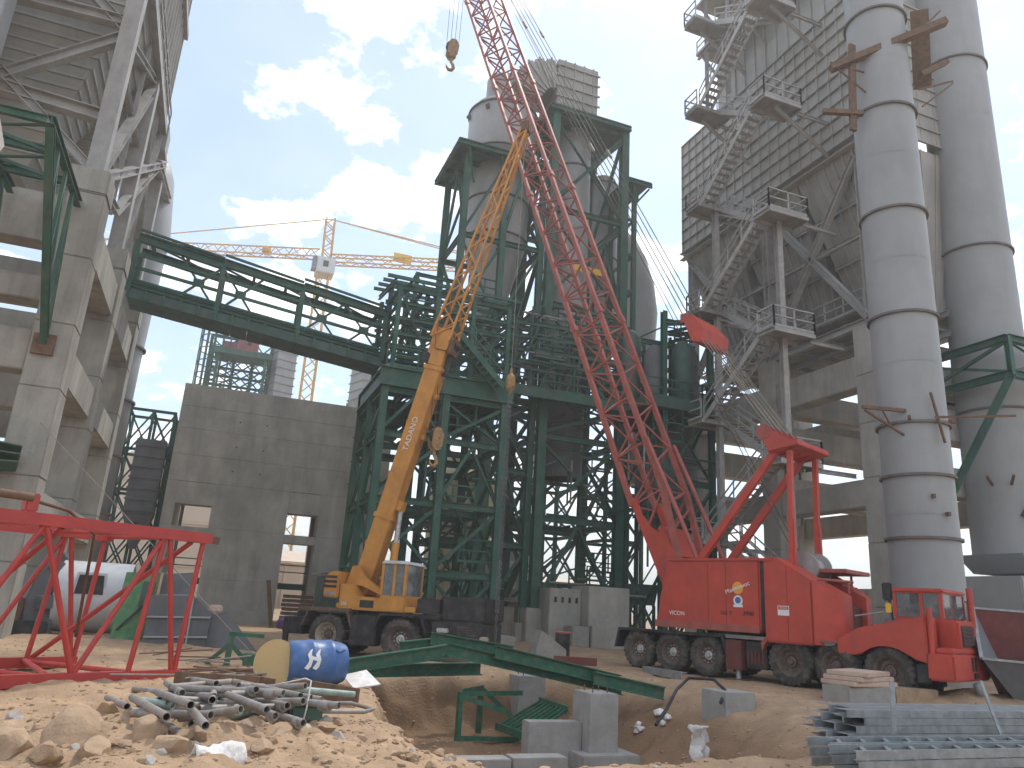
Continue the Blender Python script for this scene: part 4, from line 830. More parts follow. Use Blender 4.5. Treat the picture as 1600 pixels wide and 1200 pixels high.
for z in fa + rn[1:]:
    y = YN - .9 if z in rn else YF + .9
    mem(SS, 'tie_beam', ss(25.85, y, z - .3), ss(28.0 if z > 15 else 28.2, y, z - .3), .14, .2, 'steel_pale', 'I')
    if z > 26: mem(SS, 'knee_brace', ss(27.9, y, z - 2.4), ss(24.4, y, z - .32), .16, .16, 'steel_pale', 'I')
for a, b in ((5.6, 12.0), (12.0, 18.4), (18.4, 25.0)): mem(SS, 'brace', ss(24.8, YN, a + 3.2), ss(24.8, YF, b - .5), .12, .12, 'steel', 'L')

# stacks
def stack(name, label, x, y, r, z0, z1, rings, seams, mat):
    t = thing(name, label, 'stack', (x, y, 0))
    zz = [z0] + list(seams) + [z1]
    for a, b in zip(zz, zz[1:]): lathe(t, 'shell_course', [(r, a + .006), (r, b - .006)], mat, None, 64, cap=False)
    lathe(t, 'liner', [(r - .02, z0 + .02), (r - .02, z1 - .02)], mat, None, 64, cap=False)
    for z in rings: lathe(t, 'ring_flange', [(r - .01, z), (r + .10, z), (r + .10, z + .09), (r - .01, z + .09)], 'seam', None, 64, cap=False)
    return t
S1 = stack('grey_stack', 'fat grey riveted steel stack with ring flanges just behind the red crane cab', 23.6, 20.1, 1.17, 2.75, 34, (4.75, 6.95, 8.85, 13.1, 17.5, 22.2, 27, 31.4), (5.6, 11.2, 15.4, 20, 24.6, 29), 'duct')
lathe(S1, 'skirt', [(1.0, 1.2), (1.1, 2.7)], 'duct', None, 48)
lathe(S1, 'footing', [(1.3, -.5), (1.3, 1.19)], 'conc', None, 32)
for (dx, z, l) in ((-1.25, 9.3, .9), (-1.2, 3.6, .0)):
    if l: mem(S1, 'bracket_arm', (-1.0, -.6, z), (-2.6, -.2, z), .1, .12, 'rust'); mem(S1, 'bracket_arm', (-1.0, -.5, z - .9), (-2.5, -.2, z - .1), .07, .07, 'rust'); mem(S1, 'bracket_arm', (-1.9, -.4, z), (-1.5, -.4, z - .65), .05, .05, 'rust')
mem(S1, 'rusty_pole', (-.4, -1.3, 9.0), (2.2, -2.4, 9.2), .07, .07, 'rust'); mem(S1, 'rusty_pole', (-.5, -1.3, 9.9), (-.1, -1.35, 8.1), .07, .07, 'rust')
for (x_, y_, z_) in ((-1.0, -.75, 9.0), (.5, -1.1, 9.0), (.9, -.85, 9.1), (-.6, -1.05, 6.2), (-.2, -1.2, 5.6)): mem(S1, 'lug', (x_, y_, z_), (x_ * 1.12, y_ * 1.12, z_), .1, .14, 'rust')
for i, (p, q, ww, hh) in enumerate((((-2.4, .3, 24.2), (1.6, -2.1, 26.2), .35, .28), ((-1.55, -.1, 25.4), (-1.75, .0, 21.2), .3, .14), ((-2.9, .4, 22.0), (-1.35, -.2, 22.0), .2, .2), ((1.1, -1.35, 27.2), (1.75, -.6, 24.0), .7, .10), ((1.2, -1.0, 24.2), (2.6, -1.2, 25.2), .25, .2))):
    mem(S1, 'plank', p, q, ww, hh, 'wood')
for (p, q) in (((-1.2, -.3, 24.0), (-2.5, .2, 24.4)), ((-1.2, -.3, 23.0), (-2.5, .2, 24.4)), ((1.0, -1.0, 23.4), (2.7, -1.3, 24.2)), ((1.1, -1.0, 22.6), (2.7, -1.3, 24.1)), ((.2, -1.3, 25.2), (1.5, -2.0, 26.8))): mem(S1, 'scaffold_bar', p, q, .06, .06, 'rust')
S2 = stack('grey_stack', 'darker grey stack held by a green collar at the far side of the bag filter', 34.4, 24.6, 1.62, 5.2, 44, (11.9, 20.3, 31.5, 38.5), (10, 16, 24, 28, 35, 40), 'duct')
mesh_obj('hopper_foot', [(-1.62, -1.62, 5.21), (1.62, -1.62, 5.21), (1.62, 1.62, 5.21), (-1.62, 1.62, 5.21), (-1.0, -1.3, 4.4), (1.3, -1.3, 4.4), (1.3, 1.3, 4.4), (-1.0, 1.3, 4.4)], [(0, 1, 2, 3), (0, 4, 5, 1), (1, 5, 6, 2), (2, 6, 7, 3), (3, 7, 4, 0), (7, 6, 5, 4)], 'duct', S2)
for i in range(6): a = R(200 + i * 26); mem(S2, 'lug', (1.6 * math.cos(a), 1.6 * math.sin(a), 8.3), (2.3 * math.cos(a), 2.3 * math.sin(a), 8.6), .1, .1, 'rust')
GCo = thing('green_collar', 'dark green triangulated steel collar clamped round the darker grey stack', 'collar', (34.4, 24.6, 13))
q4 = [(-2.2, -2.6), (2.6, -2.6), (2.6, 2.2), (-2.2, 2.2)]
for z in (0, 1.7):
    for i in range(4): mem(GCo, 'ring_beam', (*q4[i], z + .003 * i), (*q4[(i + 1) % 4], z + .003 * i), .28, .34, 'green', 'I')
for i in range(4):
    xbrace(GCo, (*q4[i], .1), (*q4[(i + 1) % 4], .1), (*q4[(i + 1) % 4], 1.6), (*q4[i], 1.6), .14, 'green'); mem(GCo, 'post', (*q4[i], -.1), (*q4[i], 1.8), .24, .24, 'green', 'I')
mem(GCo, 'raker', (-2.2, -2.6, 0), (-4.2, 0, -6.2), .34, .34, 'green', 'I'); mem(GCo, 'raker', (2.6, -2.6, 0), (-.9, -1.45, -6.2), .36, .36, 'green', 'I')
mem(GCo, 'tie', (-2.2, 2.2, 0), (-4.4, 1.6, -.2), .24, .3, 'green', 'I')
# equipment at the far right
FB = thing('fan_casing', 'dark grey riveted casing under the darker stack, bolts along its flange', 'casing', (33.4, 24.0, 0))
prism(FB, 'body', [(-2.6, -2.2), (2.6, -2.6), (3.0, 2.4), (-2.6, 2.2)], 'z', -.4, 4.1, 'duct', .05)
mem(FB, 'flange', (-2.8, -2.45, 3.0), (2.8, -2.85, 3.6), .2, .14, 'seam'); mem(FB, 'flange', (-2.8, -2.45, 1.6), (2.8, -2.85, 1.6), .16, .14, 'seam')
for i in range(5): mem(FB, 'bolt', (-1.8 + i * .7, -2.5 - .04 * i, 2.5), (-1.8 + i * .7, -2.62 - .04 * i, 2.5), .2, .2, 'seam', 'c8')
HR = thing('red_hopper', 'tilted open sheet hopper with dull red inside lying beside the truck cab', 'hopper', (21.4, 15.6, .1), -20)
o8 = [(-1.6, -1.0, 1.0), (1.0, -1.1, .9), (1.7, .7, 2.3), (-.5, .9, 2.35), (-.3, -.5, -.3), (.9, -.5, -.3), (1.2, .6, -.2), (-.1, .7, -.2)]
mesh_obj('inside', [V(p) * .97 + V((0, 0, .03)) for p in o8], [(1, 0, 4, 5), (2, 1, 5, 6), (3, 2, 6, 7), (0, 3, 7, 4), (4, 7, 6, 5)], 'red_dark', HR)
mesh_obj('shell', o8, [(0, 1, 5, 4), (1, 2, 6, 5), (2, 3, 7, 6), (3, 0, 4, 7), (4, 5, 6, 7)], 'duct_dark', HR)
for i in range(4): mem(HR, 'rim', o8[i], o8[(i + 1) % 4], .09, .06, 'galv')

# ------------------------------------------------------------------ wheels
WM = {}
def wheel(par, x, y, z, r, wdt, rim, hubm, face=-1, steer=0., lugs=True):
    key = (r, wdt, rim, hubm)
    Mx = basis((x, y, z), (1, 0, 0), (0, 0, 1), (0, -1, 0)) @ Matrix.Rotation(R(random.uniform(0, 90)), 4, 'Z')
    if face > 0: Mx = basis((x, y, z), (-1, 0, 0), (0, 0, 1), (0, 1, 0))
    if steer: Mx = Matrix.Translation((x, y, z)) @ Matrix.Rotation(R(steer), 4, 'Z') @ Matrix.Translation((-x, -y, -z)) @ Mx
    if key not in WM:
        h = wdt / 2
        ty = lathe(None, 'tyre', [(.56 * r, -h * .8), (.60 * r, -h), (.80 * r, -h * 1.05), (.93 * r, -h * .98), (r, -h * .78), (r, -h * .25), (r * .985, 0), (r, h * .25), (r, h * .78), (.93 * r, h * .98), (.80 * r, h * 1.05), (.62 * r, h), (.56 * r, h * .8)], 'rubber', None, 96, lug=({3, 4, 5, 7, 8, 9}, .055 * r), cap=False).data
        ri = lathe(None, 'wheel', [(.02, h * .1), (.25 * r, h * .1), (.28 * r, h * .25), (.42 * r, h * .22), (.47 * r, h * .55), (.55 * r, h * .85), (.585 * r, h * .9), (.585 * r, h * .7), (.57 * r, -h * .8), (.02, -h * .8)], rim, None, 40, cap=False).data
        mb = MB()
        v, f = [], []
        k = 10; mb2 = lathe(None, 'hub', [(.001, h * .62), (.10 * r, h * .6), (.13 * r, h * .45), (.22 * r, h * .4), (.24 * r, h * .1)], hubm, None, 20, cap=False)
        hub = mb2.data
        for i in range(k):
            a = 2 * math.pi * i / k; mb.mem((.33 * r * math.cos(a), .33 * r * math.sin(a), h * .15), (.33 * r * math.cos(a), .33 * r * math.sin(a), h * .42), .055 * r, .055 * r, 'c6')
        bo = mb.build('wheel_nuts', hubm); nuts = bo.data
        for o in list(COL.objects):
            if o.name.split('.')[0] in ('tyre', 'wheel', 'hub', 'wheel_nuts') and o.parent is None and 'label' not in o: bpy.data.objects.remove(o)
        WM[key] = (ri, ty, hub, nuts)
    ri, ty, hub, nuts = WM[key]
    wo = link(bpy.data.objects.new('wheel', ri), par); wo.matrix_basis = Mx
    for n, me in (('tyre', ty), ('hub', hub), ('wheel_nuts', nuts)):
        o = link(bpy.data.objects.new(n, me), wo)
        if n == 'wheel_nuts': o['kind'] = 'stuff'
    return wo

# ------------------------------------------------------------------ red lattice boom truck crane
RC = thing('lattice_boom_crane', 'big red truck crane with lattice boom and red machinery house on many axles', 'crane', (14.25, 24, -.05), -67.5)
for i, x in enumerate((0, 1.35, 2.7, 5.5, 6.85, 8.3)):
    r = .645 if i < 3 else .69
    wheel(RC, x, .28, r - .03, r, .48, 'rim_rust', 'hub_silver' if i < 3 else 'rim_rust', steer=0 if i < 3 else (0, -14, -4)[i - 3])
    wheel(RC, x, 2.5, r - .03, r, .48, 'rim_rust', 'rim_rust', face=1)
    mem(RC, 'axle', (x, .5, r), (x, 2.3, r), .22, .22, 'black', 'c12')
box(RC, 'chassis', -.8, 9.4, .62, 2.2, .72, 1.2, 'black', .03)
prism(RC, 'mudguard', [(-.95, .62), (-.85, .62), (-.72, 1.2), (3.3, 1.2), (3.45, .7), (3.55, .7), (3.38, 1.28), (-.78, 1.28)], 'y', -.05, .58, 'black')
box(RC, 'deck', 3.4, 7.0, .02, 2.8, 1.2, 1.31, 'conc_new', .02)
prism(RC, 'mudguard', [(4.7, .9), (4.78, 1.1), (4.95, 1.28), (6.05, 1.28), (6.2, 1.18), (6.35, 1.28), (7.0, 1.28), (7.0, 1.36), (4.85, 1.36), (4.66, 1.14)], 'y', -.05, .55, 'red_boom')
prism(RC, 'outrigger_box', [(3.45, .28), (4.0, .28), (4.0, 1.16), (3.45, 1.16)], 'y', -.06, .5, 'red_dark', .02)
mem(RC, 'outrigger_jack', (3.75, .2, -.02), (3.75, .2, .3), .17, .17, 'hub_silver', 'c16'); box(RC, 'jack_pad', 3.45, 4.1, -.1, .5, -.06, .02, 'wood')
box(RC, 'tool_box', 4.05, 4.75, .12, 2.6, .35, 1.15, 'black', .03)
for i in range(5): box(RC, 'grille_slot', 4.12 + i * .12, 4.19 + i * .12, .09, .119, .5, .85, 'red_dark')
# carrier nose
arch = [(8.3 + .86 * math.cos(a), .62 + .72 * math.sin(a)) for a in np.linspace(R(35), R(145), 9)]
prism(RC, 'front_wing', [(7.0, 1.4), (7.6, 1.75), (9.35, 2.15), (9.35, .95)] + arch + [(7.45, 1.02), (7.0, 1.02)], 'y', -.06, .8, 'red', .03)
box(RC, 'cab_body', 8.2, 9.5, 1.0, 2.9, 1.2, 2.12, 'red', .05)
box(RC, 'cab_roof', 8.15, 9.55, .95, 2.95, 2.76, 2.9, 'red', .05)
for (x, y) in ((8.25, 1.05), (9.45, 1.05), (8.25, 2.85), (9.45, 2.85), (8.95, 1.05)): box(RC, 'cab_pillar', x - .05, x + .05, y - .05, y + .05, 2.11, 2.77, 'red')
for (a, b) in ((8.3, 8.9), (9.0, 9.4)): box(RC, 'side_window', a, b, 1.03, 1.05, 2.12, 2.76, 'glass')
box(RC, 'windscreen', 9.46, 9.48, 1.1, 2.8, 2.12, 2.76, 'glass'); box(RC, 'rear_window', 8.22, 8.24, 1.1, 2.8, 2.12, 2.76, 'glass')
box(RC, 'engine_cover', 9.3, 9.85, .95, 2.45, 1.28, 2.08, 'red', .06)
box(RC, 'radiator_grille', 9.86, 9.88, 1.15, 2.1, 1.4, 1.95, 'black')
for i in range(5): box(RC, 'grille_bar', 9.885, 9.9, 1.15, 2.1, 1.46 + i * .1, 1.49 + i * .1, 'red_dark')
box(RC, 'bumper', 9.32, 9.97, -.08, 2.88, .55, 1.22, 'red', .05); box(RC, 'bumper_step', 9.5, 9.9, .1, 2.7, 1.225, 1.36, 'red', .03)
for y in (1.3, 1.55): box(RC, 'bumper_slot', 9.972, 9.982, y, y + .16, .8, 1.15, 'black')
box(RC, 'towing_eye', 9.97, 10.02, 1.4, 1.7, .62, .76, 'black')
box(RC, 'side_step', 9.0, 9.3, .05, .3, .45, .93, 'black', .02)
mem(RC, 'exhaust', (9.42, .1, 1.2), (9.42, .1, 2.35), .15, .15, 'red', 'c12'); mem(RC, 'exhaust', (9.7, 2.7, 1.2), (9.7, 2.7, 3.0), .17, .17, 'red', 'c12')
mem(RC, 'mirror_arm', (8.5, .1, 2.0), (8.45, .05, 2.75), .05, .05, 'black'); box(RC, 'mirror', 8.3, 8.56, .0, .08, 2.5, 2.98, 'black', .03); box(RC, 'marker_lamp', 8.36, 8.5, 0, .1, 2.18, 2.44, 'lamp_yellow', .02)
mem(RC, 'cab_rail', (7.4, .3, 2.06), (8.2, .3, 2.2), .04, .04, 'steel', 'c8'); lathe(RC, 'fuel_tank', [(.02, 0), (.28, 0), (.28, .75), (.02, .75)], 'steel', Matrix.Translation((7.8, 2.2, 1.32)), 18)
# machinery house
def hull(name, bottom, top, mat='red'):
    n = len(bottom); return mesh_obj(name, bottom + top, [tuple(range(n - 1, -1, -1)), tuple(range(n, 2 * n))] + [(i, (i + 1) % n, n + (i + 1) % n, n + i) for i in range(n)], mat, RC)
hp_ = [(.87, 1.42), (4.72, 1.42), (4.72, 3.66), (1.36, 3.62), (1.31, 3.3), (1.05, 2.35)]
for y0, y1 in ((-.12, 1.0), (2.05, 3.0)):
    prism(RC, 'house_side', hp_, 'y', y0, y1, 'red', .05)
    prism(RC, 'engine_house', [(4.86, 1.17), (6.38, 1.17), (6.38, 2.98), (5.22, 3.68), (4.86, 3.68)], 'y', y0 - .02, y1, 'red', .05)
    e = 1 if y0 < 1 else -1; ya_, yb_ = (y0, y1) if e > 0 else (y1, y0)
    bt = [(6.4, ya_ - .02 * e), (7.05, ya_ + .55 * e), (7.05, yb_), (6.4, yb_)]
    if e < 0: bt = bt[::-1]
    hull('counterweight', [(a, b, 1.2) for a, b in bt], [(a, b, 2.97 if a < 6.5 else 2.62) for a, b in bt])
prism(RC, 'house_middle', [(1.2, 1.4), (6.9, 1.25), (6.9, 2.3), (6.2, 2.7), (5.2, 3.2), (1.6, 3.2)], 'y', 1.01, 2.04, 'red_dark')
box(RC, 'door_gap_shade', 4.73, 4.85, -.05, .9, 1.5, 3.55, 'black')  # black block in the opening, its shade put into the colour
for x in (2.9, 3.55): box(RC, 'panel_seam', x, x + .012, -.126, -.118, 1.6, 3.5, 'red_dark')
box(RC, 'house_sill', .86, 4.7, -.16, -.123, 1.4, 1.62, 'red_boom', .01); box(RC, 'roof_lip', 1.34, 5.2, -.17, -.125, 3.55, 3.64, 'red', .02)
box(RC, 'panel_seam', 5.6, 5.612, -.146, -.139, 1.25, 3.4, 'red_dark')
lathe(RC, 'slew_ring', [(1.3, 1.3), (1.3, 1.42)], 'black', Matrix.Translation((3.4, 1.45, 0)), 32)
lathe(RC, 'winch_drum', [(.5, -.5), (.5, -.42), (.32, -.42), (.32, .42), (.5, .42), (.5, .5)], 'steel', basis((5.6, 1.5, 3.45), (1, 0, 0), (0, 0, 1), (0, -1, 0)), 24)
box(RC, 'top_tray', 5.3, 6.9, 1.1, 2.9, 3.3, 3.42, 'red_boom', .02)
for p, q in (((6.4, .2, 3.05), (7.3, .6, 3.0)), ((6.5, 2.4, 3.0), (6.5, 2.4, 3.35)), ((6.9, 1.2, 2.7), (6.9, 1.2, 3.05))): mem(RC, 'pipe', p, q, .08, .08, 'red_boom', 'c8')
# markings
fx, fy, fz = (1, 0, 0), (0, 0, 1), (0, -1, 0)
text(RC, 'VICON', .19, 'mark_white', basis((1.72, -.135, 1.86), fx, fy, fz))
text(RC, '165 T', .18, 'mark_dark', basis((3.55, -.135, 1.95), fx, fy, fz)); text(RC, '3900', .19, 'mark_dark', basis((4.32, -.135, 1.96), fx, fy, fz))
lathe(RC, 'decal_disc', [(.001, 0), (.19, 0), (.19, .004)], 'mark_orange', basis((3.98, -.131, 2.72), fx, fy, fz), 28)
ca, sa = math.cos(R(20)), math.sin(R(20))
text(RC, 'Manitowoc', .2, 'mark_white', basis((3.97, -.142, 2.73), (ca, 0, sa), (-sa, 0, ca), fz), .003)
lathe(RC, 'decal_disc', [(.001, 0), (.16, 0), (.16, .004)], 'mark_white', basis((3.98, -.131, 2.34), fx, fy, fz), 24); lathe(RC, 'decal_disc', [(.001, 0), (.10, 0), (.10, .004)], 'mark_blue', basis((3.98, -.137, 2.35), fx, fy, fz), 20)
box(RC, 'decal', 3.82, 4.14, -.136, -.13, 2.14, 2.22, 'mark_white')
box(RC, 'warning_label', 5.3, 5.66, -.152, -.146, 1.96, 2.24, 'mark_white'); box(RC, 'warning_header', 5.32, 5.64, -.156, -.1525, 2.13, 2.22, 'red')
text(RC, 'DANGER', .06, 'mark_white', basis((5.48, -.158, 2.175), fx, fy, fz), .001)
# gantry
def rc(n, p, q, ww, h=None, m='red', s='box', up=None): return mem(RC, n, p, q, ww, h, m, s, up)
for y in (.6, 2.4):
    rc('gantry_strut', (1.9, y, 3.3), (5.2, y, 7.3), .17, .24); rc('gantry_leg', (5.55, y, 7.1), (5.45, y, 3.0), .15, .17); rc('gantry_leg', (5.5, y + .01, 4.9), (5.5, y + .01, 3.1), .2, .12)
    rc('boom_stop', (2.1, y, 3.6), (-.1, y, 8.2), .16, .16, 'red_boom', 'c10')
for y in (.42, 1.0, 1.5, 2.0, 2.52): prism(RC, 'gantry_cheek', [(4.95, 7.05), (5.45, 7.1), (5.75, 7.35), (5.35, 7.6), (4.7, 8.05), (4.5, 7.9)], 'y', y, y + .06, 'red', .01)
prism(RC, 'gantry_beam', [(4.9, 7.08), (5.95, 7.22), (5.9, 7.42), (4.95, 7.3)], 'y', .35, 2.65, 'red', .02)
for y in (.5, .9, 1.3, 1.7, 2.1, 2.5): lathe(RC, 'sheave', [(.05, -.04), (.26, -.04), (.22, 0), (.26, .04), (.05, .04)], 'red_boom', basis((4.75, y - .06, 7.78), fx, fy, fz), 20)
prism(RC, 'spreader', [(1.55, 12.6), (1.9, 12.75), (2.4, 12.1), (2.35, 11.5), (1.95, 11.6)], 'y', .55, 2.45, 'red', .03)
for y in (.7, 1.2, 1.8, 2.3): box(RC, 'spreader_lug', 1.4, 1.7, y - .05, y + .05, 12.5, 12.85, 'red_boom')
for i in range(9): rc('gantry_rope', (4.9 + .05 * (i % 2), .55 + i * .22, 7.9), (2.15 + .05 * (i % 3), .6 + i * .21, 11.9), .035, .035, 'rope_pale', 'c6')
# boom
ux = V((-.383, 0, .924)); nx = V((.924, 0, .383)); B0 = V((-.85, 0, 5.65))
def bp(s, d, y): return B0 + ux * s + nx * d + V((0, y, 0))
YB = (.75, 2.3); cuts = [0, 8.6, 17.2, 25.8, 34.4, 41]
ch = [(0, YB[0]), (1.5, YB[0]), (1.5, YB[1]), (0, YB[1])]
for a, b in zip(cuts, cuts[1:]):
    th_ = .18 if a < 10 else .155
    for d, y in ch: rc('boom_chord', bp(a, d, y), bp(b, d, y), th_, th_, 'red_boom')
    for d, y in ch: mem(RC, 'chord_connector', bp(b - .22, d, y), bp(b + .1, d, y), th_ + .07, th_ + .07, 'red_boom')
nb = 40; ls = 41 / nb
for i in range(nb):
    s0, s1 = i * ls, (i + 1) * ls
    for j in range(4):
        (d0, y0), (d1, y1) = ch[j], ch[(j + 1) % 4]
        if (i + j) % 2: d0, y0, d1, y1 = d1, y1, d0, y0
        rc('lacing', bp(s0, d0, y0), bp(s1, d1, y1), 0.062, 0.062, 'red_boom')
    if i % 2 == 0:
        rc('lacing', bp(s0, 0, YB[0]), bp(s0, 1.5, YB[0]), .06, .06, 'red_boom'); rc('lacing', bp(s0, 0, YB[1]), bp(s0, 0, YB[0]), .07, .07, 'red_boom')
for y in YB:
    prism(RC, 'boom_foot_plate', [(-.98, 5.95), (-.62, 5.95), (-.4, 5.3), (.05, 4.8), (.75, 4.5), (1.55, 3.2), (1.3, 2.4), (.75, 2.4)], 'y', y - .06, y + .06, 'red', .02)
    rc('boom_chord', bp(0, 1.5, y), (1.35, y, 3.2), .2, .2, 'red_boom')
    rc('lacing', bp(0, 1.5, y), bp(-1.2, .2, y), .08, .08, 'red_boom')
prism(RC, 'boom_foot_web', [(.3, 4.75), (1.1, 3.7), (1.2, 3.8), (.4, 4.9)], 'y', YB[0], YB[1], 'red', .01)
rc('lacing', bp(-.6, 1.4, YB[0]), bp(.1, 1.5, YB[1]), .08, .08, 'red_boom'); rc('lacing', bp(-1.6, 1.2, YB[0]), bp(-.6, 1.4, YB[1]), .08, .08, 'red_boom')
for s, n in (): box(RC, 'rope_guide', -13.6 + (34 - s), -12.5 + (34 - s), .9, 2.1, 36.6, 37.0, 'red_boom') if s == 34 else None
for y in (.7, 1.2, 1.8, 2.35):
    rc('pendant_rope', (1.55, y, 12.7), bp(40.6, 2.1, y), .04, .04, 'rope', 'c6')
for i, t in enumerate((.3, .32, .62, .64)): p = V((1.55, (.7, 2.35)[i % 2], 12.7)).lerp(bp(40.6, 2.1, (.7, 2.35)[i % 2]), t); rc('rope_socket', p, p + (bp(40.6, 2.1, 1) - V((1.55, 1, 12.7))).normalized() * .6, .11, .11, 'rope_pale')
for y in (1.3, 1.7): rc('hoist_rope', (5.3, y, 3.7), bp(40.8, 1.75, y), .03, .03, 'rope', 'c6')
prism(RC, 'boom_head', [tuple(bp(41, -.3, 0))[0::2], tuple(bp(41, 1.8, 0))[0::2], tuple(bp(42.2, 1.3, 0))[0::2], tuple(bp(42.2, 0, 0))[0::2]], 'y', .8, 2.25, 'red_boom')
# hook block under the boom head
HK = thing('hook_block', 'rust brown sheave block and hook hanging free beside the red lattice boom', 'hook', (9.45, 39.4, 34.2))
def hook(t, s, mat='rust', rope_top=6.):
    prism(t, 'cheek', [(-.35 * s, .9 * s), (-.3 * s, 1.7 * s), (-.1 * s, 2.0 * s), (.2 * s, 2.0 * s), (.42 * s, 1.6 * s), (.35 * s, .9 * s), (.15 * s, .6 * s), (-.15 * s, .6 * s)], 'y', -.28 * s, -.16 * s, mat, .015 * s); prism(t, 'cheek', [(-.35 * s, .9 * s), (-.3 * s, 1.7 * s), (-.1 * s, 2.0 * s), (.2 * s, 2.0 * s), (.42 * s, 1.6 * s), (.35 * s, .9 * s), (.15 * s, .6 * s), (-.15 * s, .6 * s)], 'y', .16 * s, .28 * s, mat, .015 * s)
    for y in (-.08, .08): lathe(t, 'sheave', [(.02, -.05 * s), (.42 * s, -.05 * s), (.36 * s, 0), (.42 * s, .05 * s), (.02, .05 * s)], 'black', basis((0, y * s, 1.5 * s), (1, 0, 0), (0, 0, 1), (0, -1, 0)), 20)
    pts = [(0, 0, .75 * s), (0, 0, .35 * s), (.16 * s, 0, .12 * s), (.2 * s, 0, -.1 * s), (.08 * s, 0, -.3 * s), (-.12 * s, 0, -.32 * s), (-.26 * s, 0, -.16 * s), (-.28 * s, 0, .0)]
    tube(t, 'hook', pts, [.1 * s, .1 * s, .11 * s, .12 * s, .12 * s, .11 * s, .07 * s, .03 * s], mat, 10)
    for x in (-.4, -.13, .15, .42): mem(t, 'rope', (x * s, 0, 1.6 * s), (x * s * 1.2, 0, 1.6 * s + rope_top), .03, .03, 'rope', 'c6')
hook(HK, .95, 'hook_paint', 9.6)

# ------------------------------------------------------------------ yellow rough terrain crane
YC = thing('rough_terrain_crane', 'orange yellow two-axle rough terrain crane with raised box boom and black carrier', 'crane', (4.41, 29.3, -.36), -38)
for x, rim, hub in ((0, 'rim_pale', 'rim_rust'), (2.9, 'rim_rust', 'hub_silver')):
    wheel(YC, x, .3, .72, .73, .58, rim, hub); wheel(YC, x, 2.3, .72, .73, .58, rim, hub, face=1); mem(YC, 'axle', (x, .6, .72), (x, 2.0, .72), .3, .3, 'black', 'c12')
box(YC, 'chassis', -1.7, 5.9, .7, 1.9, .75, 1.45, 'black', .04)
for x in (0, 2.9):
    prism(YC, 'mudguard', [(x - 1.0, .95), (x - .78, 1.5), (x + .75, 1.55), (x + .98, .98), (x + 1.04, 1.0), (x + .8, 1.63), (x - .82, 1.58), (x - 1.06, .98)], 'y', -.02, .62, 'black' if x else 'rim_rust', .01)
box(YC, 'fuel_tank', .95, 1.98, .02, .6, .42, 1.46, 'black', .04); box(YC, 'step', .75, .94, .05, .5, .5, .56, 'black'); box(YC, 'step', .75, .94, .05, .5, .85, .91, 'black')
box(YC, 'tail_box', -1.9, -1.05, .15, 2.45, .65, 1.25, 'black', .04); mem(YC, 'tail_board', (-1.2, .1, 1.58), (.9, .1, 1.6), .3, .12, 'wood')
box(YC, 'engine_hood', 4.35, 6.0, .25, 2.45, 1.45, 2.27, 'black', .06); box(YC, 'front_deck', 3.3, 4.33, .2, 2.4, 1.45, 1.62, 'black', .03); box(YC, 'battery_box', 3.45, 4.3, .1, .7, 1.66, 2.16, 'black', .03)
box(YC, 'front_block', 4.0, 5.95, .25, 2.4, .62, 1.44, 'black', .05)
for i in range(4): box(YC, 'louvre', 5.0, 5.8, .235, .249, 1.0 + i * .08, 1.04 + i * .08, 'rubber')
box(YC, 'headlamp', 4.25, 4.7, .12, .24, 1.05, 1.2, 'hub_silver', .03); box(YC, 'outrigger_beam', 4.1, 5.9, .1, 2.5, .38, .6, 'hazard_yellow', .02)
for i in range(7): mesh_obj('hazard_stripe', [(4.15 + i * .26, .094, .385), (4.27 + i * .26, .094, .385), (4.33 + i * .26, .094, .595), (4.21 + i * .26, .094, .595)], [(0, 1, 2, 3)], 'black', YC)
box(YC, 'outrigger_jack', 5.9, 6.15, .0, .3, .2, 1.0, 'rim_pale', .03); mem(YC, 'outrigger_jack', (-1.75, .2, .1), (-1.75, .2, 1.2), .22, .22, 'black', 'c12')
lathe(YC, 'slew_ring', [(.85, 1.46), (.85, 1.66)], 'black', Matrix.Translation((1.5, 1.25, 0)), 28)
# turret
box(YC, 'turret_deck', .2, 3.1, .15, 2.35, 1.66, 1.84, 'yellow', .03)
for y0, y1 in ((.1, .75), (1.75, 2.4)):
    prism(YC, 'turret_side', [(.35, 1.62), (2.7, 1.62), (2.66, 2.08), (1.05, 2.08), (.74, 2.52), (.33, 2.52)], 'y', y0, y1, 'yellow', .025)
    box(YC, 'side_recess', 1.2, 1.75, y0 - .012, y0 + .01, 1.72, 1.98, 'black')
    prism(YC, 'boom_bracket', [(.3, 2.5), (1.0, 2.5), (2.2, 2.02), (2.3, 2.1), (1.1, 2.75), (.75, 3.2), (.5, 3.2)], 'y', y0 + .45 if y0 < 1 else y0, y0 + .65 if y0 < 1 else y0 + .2, 'yellow', .02)
prism(YC, 'counterweight', [(-.32, 2.02), (.3, 2.0), (.3, 2.95), (-.05, 2.95), (-.28, 2.8)], 'y', .02, 2.5, 'yellow', .05)
for i in range(3): box(YC, 'vent', -.3 + .03 * i, .22, .0, .025, 2.36 + i * .17, 2.45 + i * .17, 'black')
text(YC, '250', .16, 'mark_white', basis((.55, .094, 1.82), fx, fy, fz), .003); box(YC, 'decal', -.2, .18, .005, .018, 2.1, 2.2, 'steel')
box(YC, 'cab_base', 1.98, 3.0, .05, 1.6, 1.62, 2.2, 'yellow', .04); prism(YC, 'cab_roof', [(1.95, 3.3), (3.0, 3.3), (2.9, 3.42), (2.05, 3.42)], 'y', .0, 1.65, 'white', .02)
for (x, y) in ((2.03, .1), (2.93, .1), (2.03, 1.55), (2.93, 1.55), (2.5, .1)): box(YC, 'cab_pillar', x - .05, x + .05, y - .05, y + .05, 2.19, 3.31, 'yellow')
for a, b in ((2.08, 2.45), (2.55, 2.88)): box(YC, 'side_window', a, b, .08, .1, 2.2, 3.28, 'glass')
